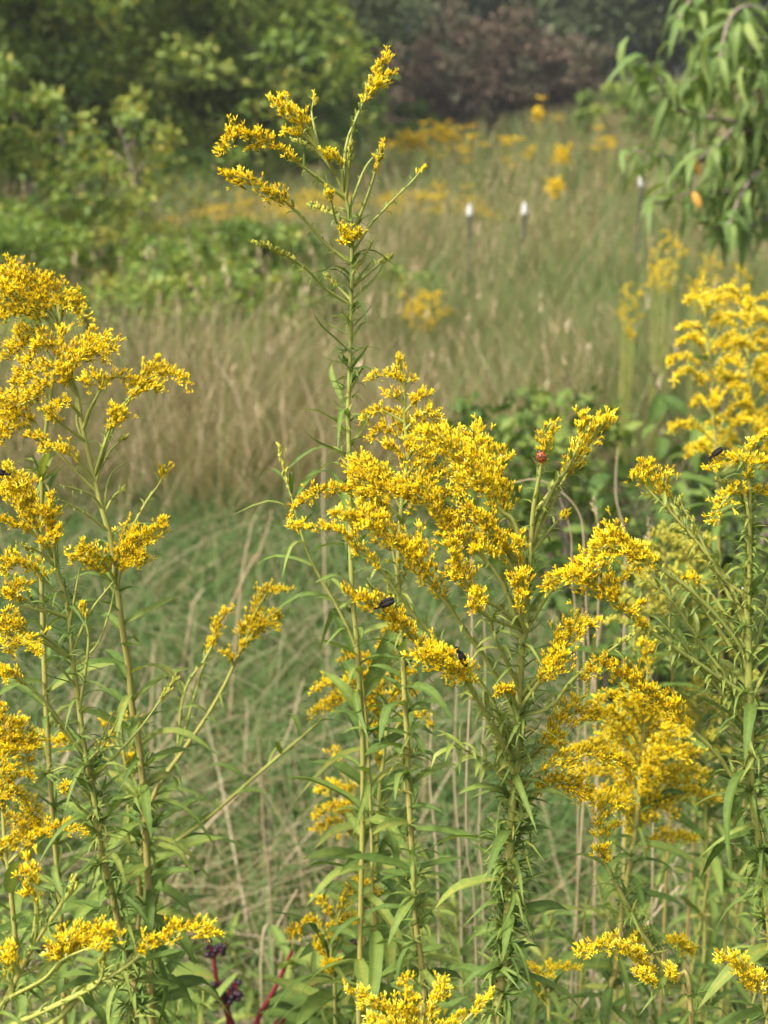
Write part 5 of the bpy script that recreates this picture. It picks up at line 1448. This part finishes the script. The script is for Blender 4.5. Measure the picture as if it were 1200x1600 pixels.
for a in [(660, 462, 7.6, 80, "yellow goldenrod clump alone in olive grass behind the pyramid-topped goldenrod"), (866, 275, 16, 30, "bright yellow goldenrod patch on the far slope"), (690, 192, 24, 50, "goldenrod clump at the foot of the russet scrub"),
          (640, 205, 25, 50, "goldenrod clump near the narrow dark tree"), (880, 228, 20, 28, "goldenrod tuft high on the slope"), (840, 170, 26, 16, "tall thin goldenrod standing out against the russet scrub"),
          (1040, 368, 5.2, 66, "golden clump under the long-leaved tree"), (1100, 380, 5.4, 60, "golden clump next to the one under the long-leaved tree"), (985, 438, 5.0, 40, "small golden tuft in the grass before the long-leaved tree"),
          (1150, 400, 5.6, 50, "golden clump behind the pointed soft-focus goldenrod"), (560, 390, 13, 60, "dull golden clump behind the slender stem"),
          (640, 395, 12, 30, "small golden head between slender stem and fence posts"), (130, 450, 8.4, 40, "golden tuft behind the rounded golden cap")]:
    far_goldenrod(*a)
def goldenrod_band():
    mb = MB()
    for px0, px1, py, Y, n in [(290, 480, 350, 15, 46), (430, 560, 335, 16, 30), (590, 740, 335, 16, 44), (700, 790, 345, 15, 14), (600, 760, 225, 26, 26), (780, 960, 245, 24, 20), (250, 420, 370, 13, 22), (60, 160, 390, 13, 8), (820, 1000, 190, 34, 16)]:
        for _ in range(n):
            Yk = Y * random.uniform(.92, 1.1); p = at(random.uniform(px0, px1), py + random.gauss(0, 20), Yk)
            p[2] = max(p[2], float(ground_z(p[0], Yk)) + .45)
            for q in range(4):
                a2 = q * 1.6 + p[0]; l = .12
                plume(mb, catmull(np.array([p, p + np.array((math.cos(a2) * l * .6, math.sin(a2) * l * .6, l * .5)), p + np.array((math.cos(a2) * l, math.sin(a2) * l, l * .2))]), 3), .022, .018 * Y / 15, .16, -.18, False, True)
            g = np.array((p[0], p[1], float(ground_z(p[0], p[1])) - .02)); mb.tube(np.array([g, p]), .005, .004, 4, 1, .1)
    tag(mb.build("distant_goldenrod", FLOWER_MATS, smooth=False), "hazy golden drift of goldenrod across the middle of the meadow", "goldenrod", kind="stuff")
goldenrod_band()

# ------------------------------------------------------------------ fence posts with white caps
def fence_post(px, py, Y, label):
    top = at(px, py, Y); base = np.array((top[0], Y, float(ground_z(top[0], Y))))
    root = thing("fence_post", base, label, "fence post", "steel posts with white caps")
    h = top[2] - base[2]
    mb = MB()
    for sx, sy in ((.028, .005), (.005, .028)):     # T section
        V = np.array([(x, y + (.012 if sy > sx else 0), z) for z in (-.15, h - .03) for x, y in ((-sx / 2, -sy / 2), (sx / 2, -sy / 2), (sx / 2, sy / 2), (-sx / 2, sy / 2))])
        mb.add(V + base, [(0, 1, 5, 4), (1, 2, 6, 5), (2, 3, 7, 6), (3, 0, 4, 7), (4, 5, 6, 7)])
    mb.build("post", M['post'], root, base, smooth=False)
    cp = MB(); c = base + np.array((0, .005, h - .075))
    cp.tube(np.array([c, c + ZUP * .05, c + ZUP * .07]), np.array((.020, .018, .011)), None, 10, 0, .5); cp.build("cap", M['cap'], root, base)
fence_post(734, 320, 10.6, "white-capped steel post by the golden drift")
fence_post(820, 318, 10.8, "white-capped steel post amid reddish grass")
fence_post(1003, 274, 10.6, "white-capped steel post among the drooping long leaves")

# ------------------------------------------------------------------ late-summer haze
def haze():
    m, nt, out = new_mat("haze")
    v = nt.nodes.new("ShaderNodeVolumePrincipled")
    v.inputs["Color"].default_value = (0.93, 0.95, 0.95, 1)
    v.inputs["Density"].default_value = 0.0012
    v.inputs["Anisotropy"].default_value = 0.3
    nt.links.new(v.outputs[0], out.inputs["Volume"])
    x0, x1, y0, y1, z0, z1 = -150, 150, -12, 270, -1.5, 22
    V = [(x, y, z) for z in (z0, z1) for y in (y0, y1) for x in (x0, x1)]
    mb = MB(); mb.add(V, [(0, 2, 3, 1), (4, 5, 7, 6), (0, 1, 5, 4), (2, 6, 7, 3), (0, 4, 6, 2), (1, 3, 7, 5)])
    tag(mb.build("haze", m, smooth=False), "thin pale haze over the meadow", kind="stuff")
haze()
